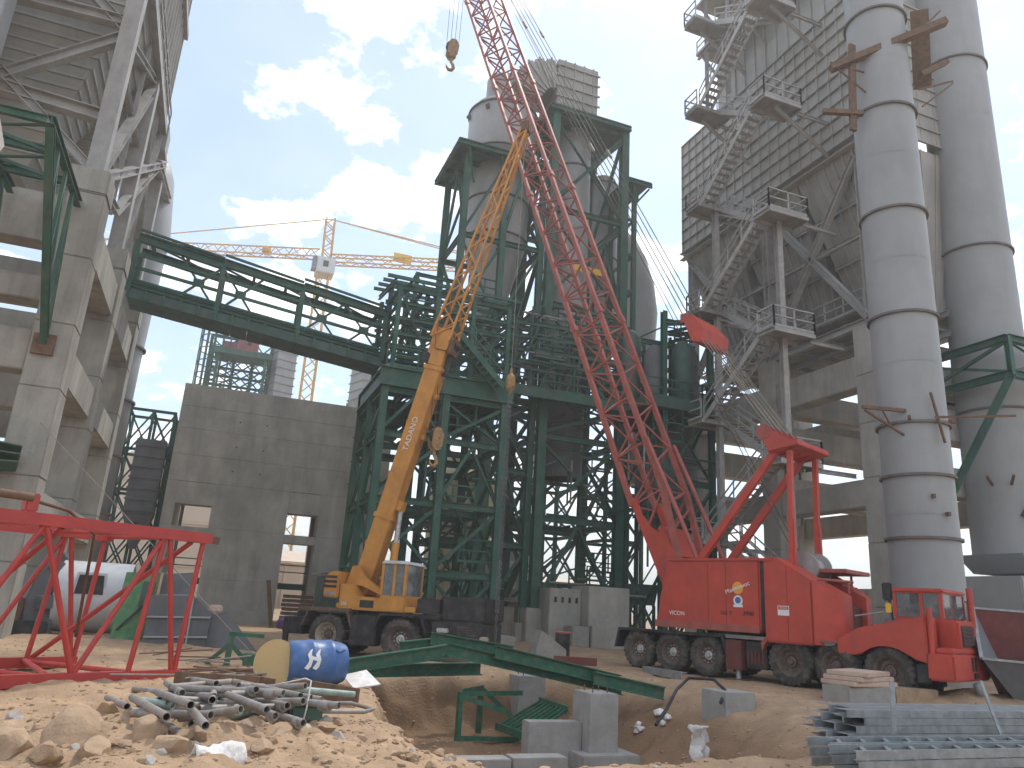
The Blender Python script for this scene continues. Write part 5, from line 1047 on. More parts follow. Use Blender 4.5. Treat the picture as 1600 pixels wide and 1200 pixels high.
box(YC, 'windscreen', 2.93, 2.95, .15, 1.5, 2.2, 3.28, 'glass'); box(YC, 'cab_step', 2.9, 3.4, .1, 1.5, 1.64, 1.84, 'yellow', .02); box(YC, 'seat', 2.2, 2.6, .5, 1.1, 2.2, 2.8, 'black', .05)
# boom
bu = V((2.33, 0, 9.3)).normalized(); bn = V((bu.z, 0, -bu.x)); P0 = V((.72, 1.25, 2.55))
def yb(s, d, y=0): return P0 + bu * s + bn * d + V((0, y, 0))
def yseg(n, s0, s1, wy, hd, mat='yellow', off=0.):
    c = []
    for s in (s0, s1):
        for d, y in ((-hd / 2, -wy / 2), (hd / 2, -wy / 2), (hd / 2, wy / 2), (-hd / 2, wy / 2)): c.append(yb(s, d + off, y))
    bm = bmesh.new(); vs = [bm.verts.new(p) for p in c]
    for f in ((3, 2, 1, 0), (4, 5, 6, 7), (0, 1, 5, 4), (1, 2, 6, 5), (2, 3, 7, 6), (3, 0, 4, 7)): bm.faces.new([vs[i] for i in f])
    bmesh.ops.bevel(bm, geom=bm.edges[:], offset=.025, segments=2, affect='EDGES'); return bm_obj(n, bm, mat, YC)
yseg('boom_section', -.3, 8.9, .62, .72); yseg('boom_collar', 2.55, 2.75, .72, .86); yseg('boom_section', 8.92, 9.6, .55, .62); yseg('boom_collar', 8.7, 8.9, .7, .82); yseg('boom_collar', 6.4, 6.5, .66, .76)
yseg('boom_head', 9.6, 10.5, .75, .55, off=.1); yseg('head_bracket', 9.3, 10.6, .12, .5, off=-.35); yseg('head_bracket', 9.5, 10.2, .8, .14, 'rust', off=.5); yseg('head_bracket', 8.6, 9.5, .1, .3, 'black', off=.45)
for s, d in ((9.9, .42), (10.3, .2), (9.2, -.5)): lathe(YC, 'sheave', [(.02, -.2), (.22, -.2), (.18, 0), (.22, .2), (.02, .2)], 'black', basis(yb(s, d), (1, 0, 0), (0, 0, 1), (0, -1, 0)), 16)
for s in (1.4, 4.2, 5.9, 7.6): yseg('boom_lug', s, s + .22, .2, .16, off=(-.44 if s < 5 else .43))
mem(YC, 'lift_cylinder', (1.75, 1.25, 1.9), V((1.75, 1.25, 1.9)).lerp(yb(3.2, .45), .62), .3, .3, 'yellow', 'c16'); mem(YC, 'cylinder_rod', V((1.75, 1.25, 1.9)).lerp(yb(3.2, .45), .6), yb(3.2, .45), .2, .2, 'hub_silver', 'c16'); yseg('cylinder_lug', 3.0, 3.4, .4, .25, off=.45)
text(YC, 'TADANO', .33, 'mark_white', basis(yb(6.0, 0, -.322), bu, -bn, (0, -1, 0)), .003)
# lattice fly jib
j0, j1 = V((3.1, 1.25, 12.3)), V((6.05, 1.25, 22.0)); jm = MB(); jdv = (j1 - j0).normalized(); jn = V((jdv.z, 0, -jdv.x))
def jp(t, a, b): k_ = lerp(.42, .13, t); return j0.lerp(j1, t) + jn * a * k_ + V((0, b * k_, 0))
for a, b in ((-1, -1), (1, -1), (1, 1), (-1, 1)): mem(YC, 'jib_chord', jp(0, a, b), jp(1, a, b), .085, .085, 'yellow')
for i in range(15):
    t0, t1 = i / 15, (i + 1) / 15
    for c, d in (((-1, -1), (1, -1)), ((1, -1), (1, 1)), ((1, 1), (-1, 1)), ((-1, 1), (-1, -1))):
        if i % 2: c, d = d, c
        jm.mem(jp(t0, *c), jp(t1, *d), .05, .05)
jm.build('jib_lacing', 'yellow', YC, stuff=True)
for a in (-1, 1): mem(YC, 'jib_link', yb(9.7, a * .3, -.2), jp(.04, a, -1), .1, .1, 'yellow'); mem(YC, 'jib_link', yb(9.7, a * .3, .2), jp(.04, a, 1), .1, .1, 'yellow')
box(YC, 'jib_head', 5.9, 6.25, 1.05, 1.45, 21.8, 22.3, 'rust', .03); mem(YC, 'jib_rope', yb(10.3, -.5), (6.0, 1.25, 22.2), .03, .03, 'rope', 'c6')
YR = R(-38)
def yw(x, y, z): return (4.41 + math.cos(YR) * x - math.sin(YR) * y, 29.3 + math.sin(YR) * x + math.cos(YR) * y, z - .36)
HK2 = thing('hook_block', 'rusty yellow hook block hanging close behind the orange telescopic boom', 'hook', yw(3.12, 1.25, 7.35), 15); hook(HK2, .66, 'hook_paint', 2.3)
BL = thing('hoist_chain', 'long hanging steel chain below a small weight on the orange jib', 'chain', yw(6.08, 1.25, .1))
mem(BL, 'rope', (0, 0, 10.9), (-.02, 0, 21.9), .035, .035, 'rope_pale', 'c6'); lathe(BL, 'weight', [(.04, 10.95), (.07, 10.7), (.17, 10.62), (.19, 10.15), (.1, 10.02), (.04, 9.9)], 'hook_paint', None, 16)
cm = MB()
for sx in (-.045, .045):
    for i in range(82):
        z = 1.7 + i * .1; d = V((.036, 0, 0)) if i % 2 else V((0, .036, 0))
        cm.mem(V((sx, 0, z)) - d, V((sx, 0, z + .09)) - d, .022, .022); cm.mem(V((sx, 0, z)) + d, V((sx, 0, z + .09)) + d, .022, .022); cm.mem(V((sx, 0, z)) - d, V((sx, 0, z)) + d, .022, .022)
for i in range(13):
    z = .35 + i * .1; d = V((.036, 0, 0)) if i % 2 else V((0, .036, 0)); cm.mem(V((0, 0, z)) - d, V((0, 0, z + .09)) - d, .025, .025); cm.mem(V((0, 0, z)) + d, V((0, 0, z + .09)) + d, .025, .025)
cm.build('chain_links', 'duct_dark', BL, stuff=True)
tube(BL, 'hook', [(0, 0, .35), (.1, 0, .22), (.1, 0, .08), (0, 0, 0), (-.1, 0, .06), (-.12, 0, .16)], .03, 'hub_silver', 8)

# ------------------------------------------------------------------ red lattice section lying in the foreground
LT = thing('lattice_section', 'bright red tubular lattice boom section lying on the ground beside the pipes', 'lattice', (-.2, 16.45, .1), math.degrees(math.atan2(.546, .838)))
WD, HT = 2.95, 2.55
for nm, y, z, x1 in (('chord', 0, .0, .05), ('chord', WD, .0, -.45), ('chord', 0, HT, .25), ('chord', WD, HT, -.2)): mem(LT, nm, (-8.6, y, z), (x1, y, z), .16, .2, 'red_truss')
def lt(p, q, r=.098): mem(LT, 'tube', p, q, r, r, 'red_truss', 'c12')
for y in (0, WD):
    o = -.45 if y else 0
    lt((-2.85 + o, y, HT - .1), (-1.95 + o, y, .1)); lt((-.75 + o, y, HT - .1), (-1.9 + o, y, .1)); lt((-.72 + o, y, HT - .1), (-.95 + o, y, .1)); lt((-.6 + o, y, HT - .1), (-.12 + o, y, .1)); lt((.1 + o, y, HT - .1), (-.05 + o, y, .1))
    for k_ in range(3): b_ = -3.0 - k_ * 2.05 + o; lt((b_ + .1, y, HT - .1), (b_ - 1.0, y, .1)); lt((b_ - 1.95, y, HT - .1), (b_ - 1.05, y, .1))
for k_ in range(5):
    a_ = -.6 - k_ * 1.7; lt((a_, 0, .03), (a_ - .85, WD, .03), .1); lt((a_ - .85, WD, .05), (a_ - 1.7, 0, .05), .1)
    lt((a_, 0, HT), (a_ - .85, WD, HT), .1); lt((a_ - .85, WD, HT - .02), (a_ - 1.7, 0, HT - .02), .1)
lt((-.15, 0, HT - .1), (-1.3, WD, .1), .1); lt((-2.6, 0, HT - .1), (-3.4, WD, .1), .1); lt((0.05, 0, HT), (-.3, WD, HT), .1)
mem(LT, 'end_lug', (.2, 0, HT), (.45, 0, HT - .02), .06, .14, 'rust'); box(LT, 'bracket', -3.28, -3.08, -.1, .1, HT + .1, HT + .4, 'red_truss', .02)
mem(LT, 'side_pipe', (-8, -.1, HT + .35), (-3.2, -.1, HT + .33), .14, .14, 'rust', 'c12'); tube(LT, 'hose', [(-3.1, .1, HT + .3), (-2.4, .3, HT + .22), (-1.6, .9, HT - .1), (-1.4, 1.2, .6)], .03, 'rust', 8)

# ------------------------------------------------------------------ scaffold pipes
PI = [((-1.03, 13.15), (-.66, 11.64)), ((-.59, 11.06), (-.13, 9.22)), ((-.55, 12.51), (.22, 8.77)), ((-.52, 10.44), (.3, 9.2)), ((-.45, 10.5), (-.1, 10.2)), ((-.77, 14.29), (.3, 13.5)), ((-.5, 11.3), (-.01, 13.03)), ((.25, 12.86), (1.7, 11.86)), ((.27, 14.57), (2.08, 13.36)), ((.23, 13.03), (.92, 12.04)), ((.6, 11.0), (1.25, 11.75)), ((.3, 11.5), (.69, 10.61)), ((.5, 11.6), (1.25, 11.65)), ((-.3, 11.0), (.27, 10.7)), ((.0, 9.95), (.6, 9.3)), ((.5, 10.6), (.9, 9.6)), ((.8, 11.3), (1.2, 10.8)), ((1.1, 11.0), (1.4, 10.4)), ((-.3, 11.2), (.2, 13.0)), ((-.2, 10.8), (.3, 11.0)), ((.1, 12.9), (.4, 12.1)), ((.1, 10.6), (.6, 11.2)), ((.1, 9.4), (.25, 8.75)), ((1.2, 11.6), (2.3, 11.8)), ((1.0, 12.0), (1.85, 11.5))]
rnd = random.Random(3)
for i in range(34):
    a = rnd.uniform(-1.1, 1.0); c = V((rnd.uniform(-.2, 1.2), rnd.uniform(9.9, 12.4), 0)); h = V((math.sin(a), -math.cos(a), 0)) * rnd.uniform(.4, 1.0); PI.append(((c - h).xy, (c + h).xy)) if i % 2 else PI.insert(3 * i // 2, ((c - h).xy, (c + h).xy))
LAB = 'short dull grey scaffold tube in the tangled pipe heap near the rocks'
for i, (p, q) in enumerate(PI):
    z0_, z1_ = gz(*p), gz(*q); lift = .05 + .075 * (i % 4) + (.08 if i > 24 else 0)
    t = mem(None, 'scaffold_tube', (p[0], p[1], z0_ + lift), (q[0], q[1], z1_ + lift + .02), .088, .088, 'pipe_green' if i % 7 == 0 else 'pipe', 'pipe'); tag(t, LAB, 'pipe', 'scaffold tubes in the heap')
    if i % 3 == 0:
        cp = mem(None, 'coupler', V((p[0], p[1], z0_ + lift)).lerp(V((q[0], q[1], z1_ + lift)), .85), V((p[0], p[1], z0_ + lift)).lerp(V((q[0], q[1], z1_ + lift)), .93), .13, .13, 'pipe', 'c8')
        tag(cp, 'rusty clamp collar round a tube of the pipe heap', 'clamp', 'clamps on the scaffold tubes')
for i in range(26):                                            # rods strewn beyond the heap
    x, y = rnd.uniform(-.4, 1.7), rnd.uniform(15, 20.5); a = rnd.gauss(.15, .35); ln = rnd.uniform(.7, 2.0); z = gz(x, y) + .05 + rnd.uniform(0, .12)
    t = mem(None, 'steel_rod', (x - ln / 2 * math.cos(a), y - ln / 2 * math.sin(a), z), (x + ln / 2 * math.cos(a), y + ln / 2 * math.sin(a), z + rnd.uniform(-.03, .12)), .035, .035, 'rust' if i % 3 else 'pipe', 'c6'); tag(t, 'thin rusty rod strewn between the pipe heap and grey sheet hopper', 'rod', 'rods strewn on the ground')
for i, (p, q, wd_) in enumerate((((1.75, 14.7), (2.7, 13.5), .28), ((-.2, 15.4), (1.2, 15.0), .2), ((.6, 16.4), (1.5, 15.3), .16))):
    o = mem(None, 'plank', (p[0], p[1], gz(*p) + .12), (q[0], q[1], gz(*q) + .12), .05, wd_, 'wood', up=None if i == 0 else (0, 0, 1)); tag(o, ('weathered brown board on edge at the pit rim beside blue barrel', 'narrow brown board lying among thin rods', 'short brown board leaning near the round plywood disc')[i], 'plank')
tag(tube(None, 'bent_wire', [(1.45, 10.7, gz(1.45, 10.7) - .05), (1.5, 10.75, .3), (1.52, 10.8, .62), (1.45, 10.85, .64), (1.1, 11.3, .5)], .011, 'sack', 6), 'thin pale bent wire stuck upright in the dirt by the pipe heap', 'wire')
tag(tube(None, 'cable_loop', [(1.0, 11.9, .2), (1.8, 11.9, .2), (2.3, 12.0, .2), (2.6, 11.8, .15), (2.4, 11.5, .15), (1.8, 11.3, .18), (1.3, 11.2, .2)], .03, 'pipe', 8), 'grey cable looped on the ground at the end of the pipe heap', 'cable')
BBx = thing('plastic_crate', 'small dark teal plastic crate half buried beside the pipe heap', 'crate', (1.5, 11.0, gz(1.5, 11.0)), 10)
box(BBx, 'body', -.22, .22, -.15, .15, -.04, .16, 'green_plate', .03); box(BBx, 'rim', -.24, .24, -.17, .17, .161, .19, 'pipe_green', .01)

# ------------------------------------------------------------------ blue barrel and plywood disc
ax = V((1.12, .22, 0)).normalized(); sx_ = V((-ax.y, ax.x, 0)); bz = gz(2.2, 16.1)
BR = thing('blue_barrel', 'dented blue plastic barrel lying on its side with white flame mark and open end', 'barrel', (1.72, 16.02, bz + .42), math.degrees(math.atan2(ax.y, ax.x)))
Mb = basis((0, 0, 0), (0, 1, 0), (0, 0, 1), (1, 0, 0))
lathe(BR, 'shell', [(.36, 0), (.40, .05), (.42, .25), (.425, .4), (.44, .42), (.44, .48), (.43, .5), (.43, .78), (.44, .8), (.44, .86), (.42, .9), (.39, 1.08), (.36, 1.16), (.34, 1.16), (.37, 1.06), (.39, .9), (.39, .2)], 'blue', Mb, 40, cap=False)
lathe(BR, 'inside', [(.001, .22), (.385, .2), (.385, .92)], 'black', Mb, 32, cap=False); lathe(BR, 'end_cap', [(.001, .02), (.38, .02)], 'blue', Mb, 32, cap=False)  # black lining paints the dark of the hollow barrel
tube(BR, 'handle', [(1.0, -.28, .26), (1.04, -.36, .27), (.92, -.38, .24), (.86, -.31, .28)], .02, 'blue', 8)
fl = []
def bsurf(u, v): a = R(v); return V((u, -math.cos(a) * .447, math.sin(a) * .447))
for c0, sgn in ((.30, 1), (.46, 1)):
    pts = [(c0 - .06, -8), (c0, -2), (c0 + .02, 12), (c0 - .01, 24), (c0 + .05, 36), (c0 + .10, 40), (c0 + .07, 26), (c0 + .1, 12), (c0 + .07, -4), (c0 + .02, -12)]
    ctr = bsurf(c0 + .045, 12) * 1; vs = [ctr + V((0, -.006, 0))] + [bsurf(*p) + V((0, -.004, 0)) for p in pts]
    mesh_obj('flame_mark', vs, [(0, i, i % 10 + 1) for i in range(1, 11)], 'mark_white', BR)
mesh_obj('flame_mark', [bsurf(.31, 14) + V((0, -.008, 0)), bsurf(.52, 8) + V((0, -.008, 0)), bsurf(.53, 16) + V((0, -.008, 0)), bsurf(.33, 22) + V((0, -.008, 0))], [(0, 1, 2, 3)], 'mark_white', BR)
DS = thing('plywood_disc', 'round yellowish plywood disc propped on edge against the blue barrel', 'disc', (1.5, 15.9, gz(1.5, 15.9)), -22)
dp = [(.41 * math.sin(a), .43 + .43 * math.cos(a)) for a in np.linspace(R(-145), R(145), 26)] + [(.44, 0), (-.44, 0)]
prism(DS, 'board', dp, 'y', -.02, .02, 'ply', .004); DS.rotation_euler.x = R(-9)
SB = thing('sheet_offcut', 'dull grey sheet offcut lying at the open end of the blue barrel', 'sheet', (3.05, 16.0, gz(3.05, 16.0)), 20); mesh_obj('sheet', [(-.1, -.25, .02), (.5, -.25, .08), (.45, .25, .3), (-.1, .25, .2), (-.1, -.25, 0), (.5, -.25, .06), (.45, .25, .28), (-.1, .25, .18)], [(0, 1, 2, 3), (7, 6, 5, 4), (0, 4, 5, 1), (1, 5, 6, 2), (2, 6, 7, 3), (3, 7, 4, 0)], 'sack', SB)

# ------------------------------------------------------------------ pit contents
for i, (x0, x1, y0, y1, zt, lab) in enumerate(((7.98, 8.68, 15.35, 16.15, .03, 'tall square concrete pedestal in the pit with low wall beside it'), (7.85, 8.6, 19.0, 19.7, .02, 'square concrete pedestal at the back of the pit under green girders'), (10.75, 11.55, 14.45, 15.3, .2, 'small concrete block half buried in the sandy slope near white rag'))):
    t = thing('concrete_pedestal', lab, 'pedestal', ((x0 + x1) / 2, (y0 + y1) / 2, -1.5)); a, b = (x1 - x0) / 2, (y1 - y0) / 2
    box(t, 'shaft', -a, a, -b, b, 0, zt + 1.5, 'conc_new', .015)
    if i == 0:
        box(t, 'low_wall', -a - 1.25, -a - .005, -.1, .25, 0, .93, 'conc_new', .015); box(t, 'footing', -a - .3, a + .35, -b - .35, b + .3, -.1, .38, 'conc_new', .02)
    if i < 2:
        for sx in (-1, 1):
            for sy in (-1, 1): mem(t, 'anchor_bolt', (sx * a * .5, sy * b * .5, zt + 1.5), (sx * a * .5, sy * b * .5, zt + 1.62), .03, .03, 'rust', 'c6')
CS = thing('strip_footing', 'long low concrete strip footing across the near side of the pit', 'footing', (5.3, 14.7, -1.4)); 
for i in range(3): box(CS, 'pour', -1.7 + i * 1.18, -.55 + i * 1.18, -.2, .25, 0, .32 + .02 * i, 'conc_new', .015)
GF = thing('welded_stand', 'small bright green welded angle frame standing in the pit', 'frame', (5.95, 17.9, -1.3), 12)
for p, q in (((0, 0, .02), (0, 0, 1.05)), ((.95, .65, .02), (.95, .65, 1.05)), ((0, 0, 1.05), (1.0, .68, 1.06)), ((0, 0, 1.0), (1.85, .2, .98)), ((0, 0, .96), (1.2, -.1, .6)), ((.95, .6, 1.04), (1.85, .1, .22)), ((-.1, 0, .06), (1.9, -.5, .03))): mem(GF, 'angle_bar', p, q, .11, .11, 'green_new', 'L')
GR = thing('green_grid', 'green barred steel grid tilted against the low pit wall', 'grid', (7.2, 17.4, -1.1))
a0, a1, b0, b1 = V((-.15, .9, .05)), V((.0, -.75, .05)), V((1.0, 1.0, .62)), V((1.05, -.5, .6))
mem(GR, 'end_channel', a0, a1, .1, .16, 'green_new', 'C'); mem(GR, 'end_channel', b0, b1, .1, .16, 'green_new', 'C')
for i in range(8): mem(GR, 'bar', a0.lerp(a1, .04 + i * .131), b0.lerp(b1, .04 + i * .131), .05, .07, 'green_new')
beams = [((2.6, 18.1, .1), (5.6, 18.0, .62), 'bright green steel beam rising from the barrel side to the hump over the pit'), ((5.55, 18.0, .66), (10.2, 17.9, -.12), 'longest bright green steel beam sloping over the pit behind the concrete pedestal'), ((5.3, 18.5, .86), (7.4, 18.45, .62), 'short green channel resting on top of the sloping beam'), ((6.7, 17.75, .66), (10.0, 17.7, .08), 'green channel lying along the upper face of the longest sloping beam'), ((2.9, 18.6, .05), (7.0, 19.6, .12), 'green steel beam lying flat behind the pit rim'), ((4.6, 18.7, .6), (5.6, 18.6, .74), 'green stub of beam behind the hump over the pit'), ((9.2, 17.5, .16), (10.8, 16.9, -.1), 'green beam end poking out right of the tall pedestal')]
for p, q, lab in beams: tag(mem(None, 'steel_beam', p, q, .24, .30 if 'beam' in lab else .2, 'green_new', 'I' if 'beam' in lab else 'C'), lab, 'beam')
WP = thing('green_prop', 'bright green prop post with splayed feet near the grey sheet hopper', 'prop', (.8, 19.6, gz(.8, 19.6)))
mem(WP, 'post', (0, 0, 0), (.02, 0, .75), .13, .13, 'green_new'); mem(WP, 'foot', (-.45, .1, .03), (0, 0, .45), .09, .09, 'green_new'); mem(WP, 'foot', (.5, -.1, .03), (0, 0, .5), .09, .09, 'green_new'); mem(WP, 'arm', (0, 0, .7), (.75, .2, .66), .09, .09, 'green_new'); box(WP, 'plate', .35, .8, -.2, .2, .02, .28, 'green_new')

# slope litter
def lumpy(r, seed, sub=2, flat=.7):
    bm = bmesh.new(); bmesh.ops.create_icosphere(bm, subdivisions=sub, radius=r); rr = random.Random(seed)
    pl = [(V((rr.gauss(0, 1), rr.gauss(0, 1), rr.gauss(0, 1))).normalized(), rr.uniform(.42, .8)) for _ in range(14)]
    for v in bm.verts:
        for n_, d_ in pl:
            k_ = v.co.dot(n_) - d_ * r
            if k_ > 0: v.co -= n_ * k_ * .97
        v.co *= 1 + rr.uniform(-.035, .035); v.co.z *= flat
    return bm
RAG = thing('white_rag', 'crumpled white plastic sack on the sandy slope beside a black hose', 'sack', (9.5, 13.6, gz(9.5, 13.6) + .1), 30)
rg = bmesh.new(); bmesh.ops.create_grid(rg, x_segments=7, y_segments=12, size=.5); rr = random.Random(5)
for v in rg.verts: v.co = V((v.co.x * .36 + .05 * math.sin(v.co.y * 9), .12 * math.sin(v.co.x * 11) + rr.uniform(-.06, .06), v.co.y * .85 + .3 + rr.uniform(-.03, .03)))
o = bm_obj('sheet', rg, 'sack', RAG, True); md = o.modifiers.new('s', 'SOLIDIFY'); md.thickness = .02
tag(tube(None, 'rubber_hose', [(8.95, 14.3, -.42), (9.6, 14.9, -.18), (10.3, 15.6, .12), (10.9, 16.0, .34), (11.3, 15.6, .36), (11.1, 14.9, .2), (10.6, 14.4, .0)], .035, 'black', 8), 'thick black hose arching over the sandy slope beside white rag', 'hose')
for i in range(7):
    x, y = 10.2 + rnd.uniform(-.35, .35), 16.4 + rnd.uniform(-.3, .3); o = bm_obj('rubble_lump', lumpy(rnd.uniform(.12, .22), 40 + i, 1), 'sack'); o.location = (x, y, gz(x, y) + .06 + .05 * (i % 3)); tag(o, 'pale grey lump of rubble piled at the pit edge beside the truck', 'rubble', 'rubble lumps at the pit edge')
tag(mem(None, 'steel_channel', (13.5, 22.2, .03), (13.2, 19.6, .08), .2, .2, 'galv', 'C'), 'grey perforated steel channel lying before the red crane rear wheels', 'channel')
tag(mem(None, 'steel_channel', (11.2, 24.2, .1), (12.5, 23.6, .1), .2, .25, 'red_dark', 'C'), 'dark red steel channel lying near the foot of the hanging chain', 'channel')
OD = thing('oil_drum', 'dark oil drum with red lid standing before the concrete plinth', 'drum', (13.6, 28.6, gz(13.6, 28.6))); lathe(OD, 'shell', [(.29, 0), (.3, .02), (.29, .3), (.31, .32), (.29, .34), (.29, .6), (.31, .62), (.29, .64), (.3, .9)], 'black', None, 24); lathe(OD, 'lid', [(.31, .901), (.31, .96), (.27, .97)], 'red_boom', None, 24)
tag(prism(None, 'concrete_wedge', [(12.2, -.3), (13.6, -.3), (13.6, .2), (12.5, .9)], 'y', 28.2, 29.0, 'conc_new', .03), 'slanting broken concrete wedge beside dark oil drum', 'concrete')
tag(prism(None, 'concrete_wedge', [(9.8, -.3), (12.0, -.3), (12.0, .55), (9.8, .62)], 'y', 29.6, 30.4, 'conc_new', .03), 'low concrete kerb block at the foot of the hanging chain', 'concrete')

# ------------------------------------------------------------------ slabs by the truck, galvanised channels
KB = thing('foundation_block', 'rough concrete base block before the red truck cab', 'base', (16.6, 15.8, -.2)); box(KB, 'block', -1.55, -.02, -.45, .45, 0, .5, 'conc_new', .03); box(KB, 'block', 0, 1.5, -.42, .42, 0, .47, 'stone', .03)
for i in range(3):
    t = thing('stone_slab', ('lowest pinkish stone slab on the concrete base', 'middle pinkish stone slab on the concrete base', 'top pinkish stone slab on the concrete base')[i], 'slab', (15.9 + .05 * i, 15.85 + .04 * i, .30 + .115 * i), 8 + 9 * i); prism(t, 'slab', [(-.85, -.5), (.85, -.5), (.88, .5), (-.8, .52)], 'z', 0, .11, 'slab_pink', .015)
for i in range(5):
    for j in range(3):
        y = 9.25 + j * .3 + .02 * i; z = .02 + i * .105; x0_ = 8.75 + .12 * ((i * 5 + j * 3) % 4) + .06 * i
        tag(mem(None, 'channel_bar', (x0_, y, z + .05), (15.6, y + .12, z + .05), .27, .1, 'galv', 'C'), 'long galvanised steel channel in the %s layer of the taller stack behind the ladder trays' % ('lowest', 'second', 'middle', 'fourth', 'top')[i], 'channel', 'galvanised channels in the taller stack')
for i in range(3):
    for j in range(2):
        y = 7.5 + j * .5 + .03 * i; z = .02 + i * .11; x0_ = 7.25 + .12 * ((i * 3 + j) % 3)
        t = thing('ladder_tray', 'galvanised ladder tray, %s layer of low stack, row %s the stacked channels' % (('bottom', 'middle', 'top')[i], ('away from', 'next to')[j]), 'tray', (x0_, y, z), 1, 'ladder trays in the low stack')
        for e in (-.2, .2): mem(t, 'side_rail', (0, e, .05), (6.2, e, .05), .04, .1, 'galv', 'C')
        for q in range(15): mem(t, 'rung', (.2 + q * .4, -.19, .06), (.5 + q * .4, .19, .06), .05, .03, 'galv')
tag(mem(None, 'flat_stake', (9.35, 8.75, .0), (9.45, 8.8, .98), .09, .02, 'galv'), 'upright galvanised flat bar standing between channel stack and ladder trays', 'stake')
tag(mem(None, 'flat_stake', (11.9, 9.0, .0), (11.75, 9.2, 1.0), .06, .02, 'galv'), 'second leaning galvanised flat bar farther along the channel stack', 'stake')
FH = thing('bent_pipe', 'grey dusty pipework bend half sunk in soil beside the red hopper', 'pipe', (19.6, 15.2, .0)); tube(FH, 'bend', [(-.3, 0, .45), (-.2, 0, .25), (0, .1, .1), (.4, .2, .05)], .12, 'duct', 12)

# ------------------------------------------------------------------ scrap behind the red lattice
WDt = thing('white_duct', 'large white round duct piece with a dark square hatch, lying behind red lattice', 'duct', (-3.4, 30, .1), 0)
lathe(WDt, 'shell', [(1.15, -1.0), (1.15, 1.15), (1.08, 1.15), (1.08, -1.0)], 'white', basis((0, 0, 1.1), (0, 1, 0), (0, 0, 1), (1, 0, 0)), 48, cap=False)
prism(WDt, 'hatch', [(-.42, 1.2), (.42, 1.2), (.36, 1.8), (-.36, 1.8)], 'y', -1.17, -1.0, 'black'); prism(WDt, 'hatch_frame', [(-.5, 1.12), (.5, 1.12), (.44, 1.88), (-.44, 1.88)], 'y', -1.1, -1.0, 'white')
for i in range(6): a = R(i * 60 + 10); mem(WDt, 'flange_lug', (-1.05, math.cos(a) * 1.1, 1.1 + math.sin(a) * 1.1), (-1.3, math.cos(a) * 1.35, 1.1 + math.sin(a) * 1.35), .3, .4, 'duct_dark')
GPa = thing('steel_door', 'pale green steel door panel leaning between white duct and grey hopper', 'panel', (-1.9, 27.6, -.2), 20)
prism(GPa, 'sheet', [(-.55, 0), (.5, -.1), (.62, 2.3), (-.4, 2.25)], 'y', 0, .07, 'green_pale', .01); prism(GPa, 'opening', [(.1, 1.2), (.5, 1.2), (.55, 2.0), (.15, 2.0)], 'y', -.01, -.002, 'green_plate'); mem(GPa, 'edge_bar', (.55, -.03, 0), (.66, -.03, 2.3), .08, .08, 'wood_pale'); mem(GPa, 'stay', (-.4, -.06, .5), (.25, -.06, 1.25), .06, .06, 'black')
GH = thing('sheet_hopper', 'dark grey sheet steel hopper halves lying behind the red lattice', 'hopper', (-.2, 27.2, -.3), 0)
for nm, pl, y in (('back_sheet', [(-1.3, 0), (-.1, 0), (.0, 2.5), (-1.2, 2.35)], .9), ('side_sheet', [(-1.25, 0), (.55, 0), (.65, 1.2), (.0, 1.75), (-1.25, 1.7)], 0), ('nose_sheet', [(.57, 0), (2.3, 0), (1.1, 1.3), (.67, 1.2)], .1)):
    prism(GH, nm, pl, 'y', y, y + .05, 'duct_dark')
for z in (.45, 1.05): mem(GH, 'rib', (-1.25, -.05, z), (.6, -.05, z + .06), .08, .05, 'duct')
mem(GH, 'rib', (.0, -.05, .0), (.0, -.05, 1.7), .05, .06, 'duct'); mem(GH, 'rib', (-1.2, .86, 1.7), (-.02, .86, 1.75), .06, .05, 'duct'); mesh_obj('slope_sheet', [(.57, .1, 0), (.67, .1, 1.2), (.6, 1.4, 1.3), (.5, 1.4, 0)], [(0, 1, 2, 3)], 'duct_dark', GH); box(GH, 'stone_cap', .5, .95, .15, .5, 1.26, 1.5, 'slab_pink', .05)
TS = thing('timber_stack', 'stack of brown boards inside the right hall doorway', 'timber', (4.9, 43.6, -.3), 8)
for i in range(9): box(TS, 'board', -.75 + .03 * (i % 3), .7 + .03 * (i % 2), -.5, .5, .22 * i, .22 * i + .17, 'wood')
mem(TS, 'leaning_board', (-1.3, -.6, .0), (-1.75, -.3, 2.6), .2, .06, 'wood')
RK = thing('scrap_casing', 'dark dusty scrap casing leaning on the bare concrete column beside white duct', 'scrap', (-4.9, 29.3, -.2), 15)
prism(RK, 'plate', [(-.3, 0), (.5, 0), (.6, 1.2), (.3, 2.3), (-.1, 2.4), (-.35, 1.2)], 'y', -.3, .3, 'duct_dark', .04); box(RK, 'block', -.8, -.36, -.4, .3, 0, 1.3, 'rust', .05); box(RK, 'block', -.6, .4, -.7, -.35, 0, .6, 'black', .05)
tag(mem(None, 'guy_rope', (-5.3, 25.95, 6.2), (1.6, 20.5, .05), .02, .02, 'rope_pale', 'c6'), 'thin slack guy rope from the bare concrete column to the ground', 'rope')
CL = thing('white_cloth', 'crumpled dirty white cement bag half buried among tan rocks', 'sack', (.4, 8.6, gz(.4, 8.6)), 25)
rg = bmesh.new(); bmesh.ops.create_grid(rg, x_segments=12, y_segments=8, size=.5); rr = random.Random(8)
for v in rg.verts: v.co = V((v.co.x * .5, v.co.y * .3, .0 + .1 * math.cos(v.co.y * 4) + .04 * math.sin(v.co.x * 8 + v.co.y * 9) + rr.uniform(-.02, .02)))
o = bm_obj('sheet', rg, 'sack', CL, True); md = o.modifiers.new('s', 'SOLIDIFY'); md.thickness = .02
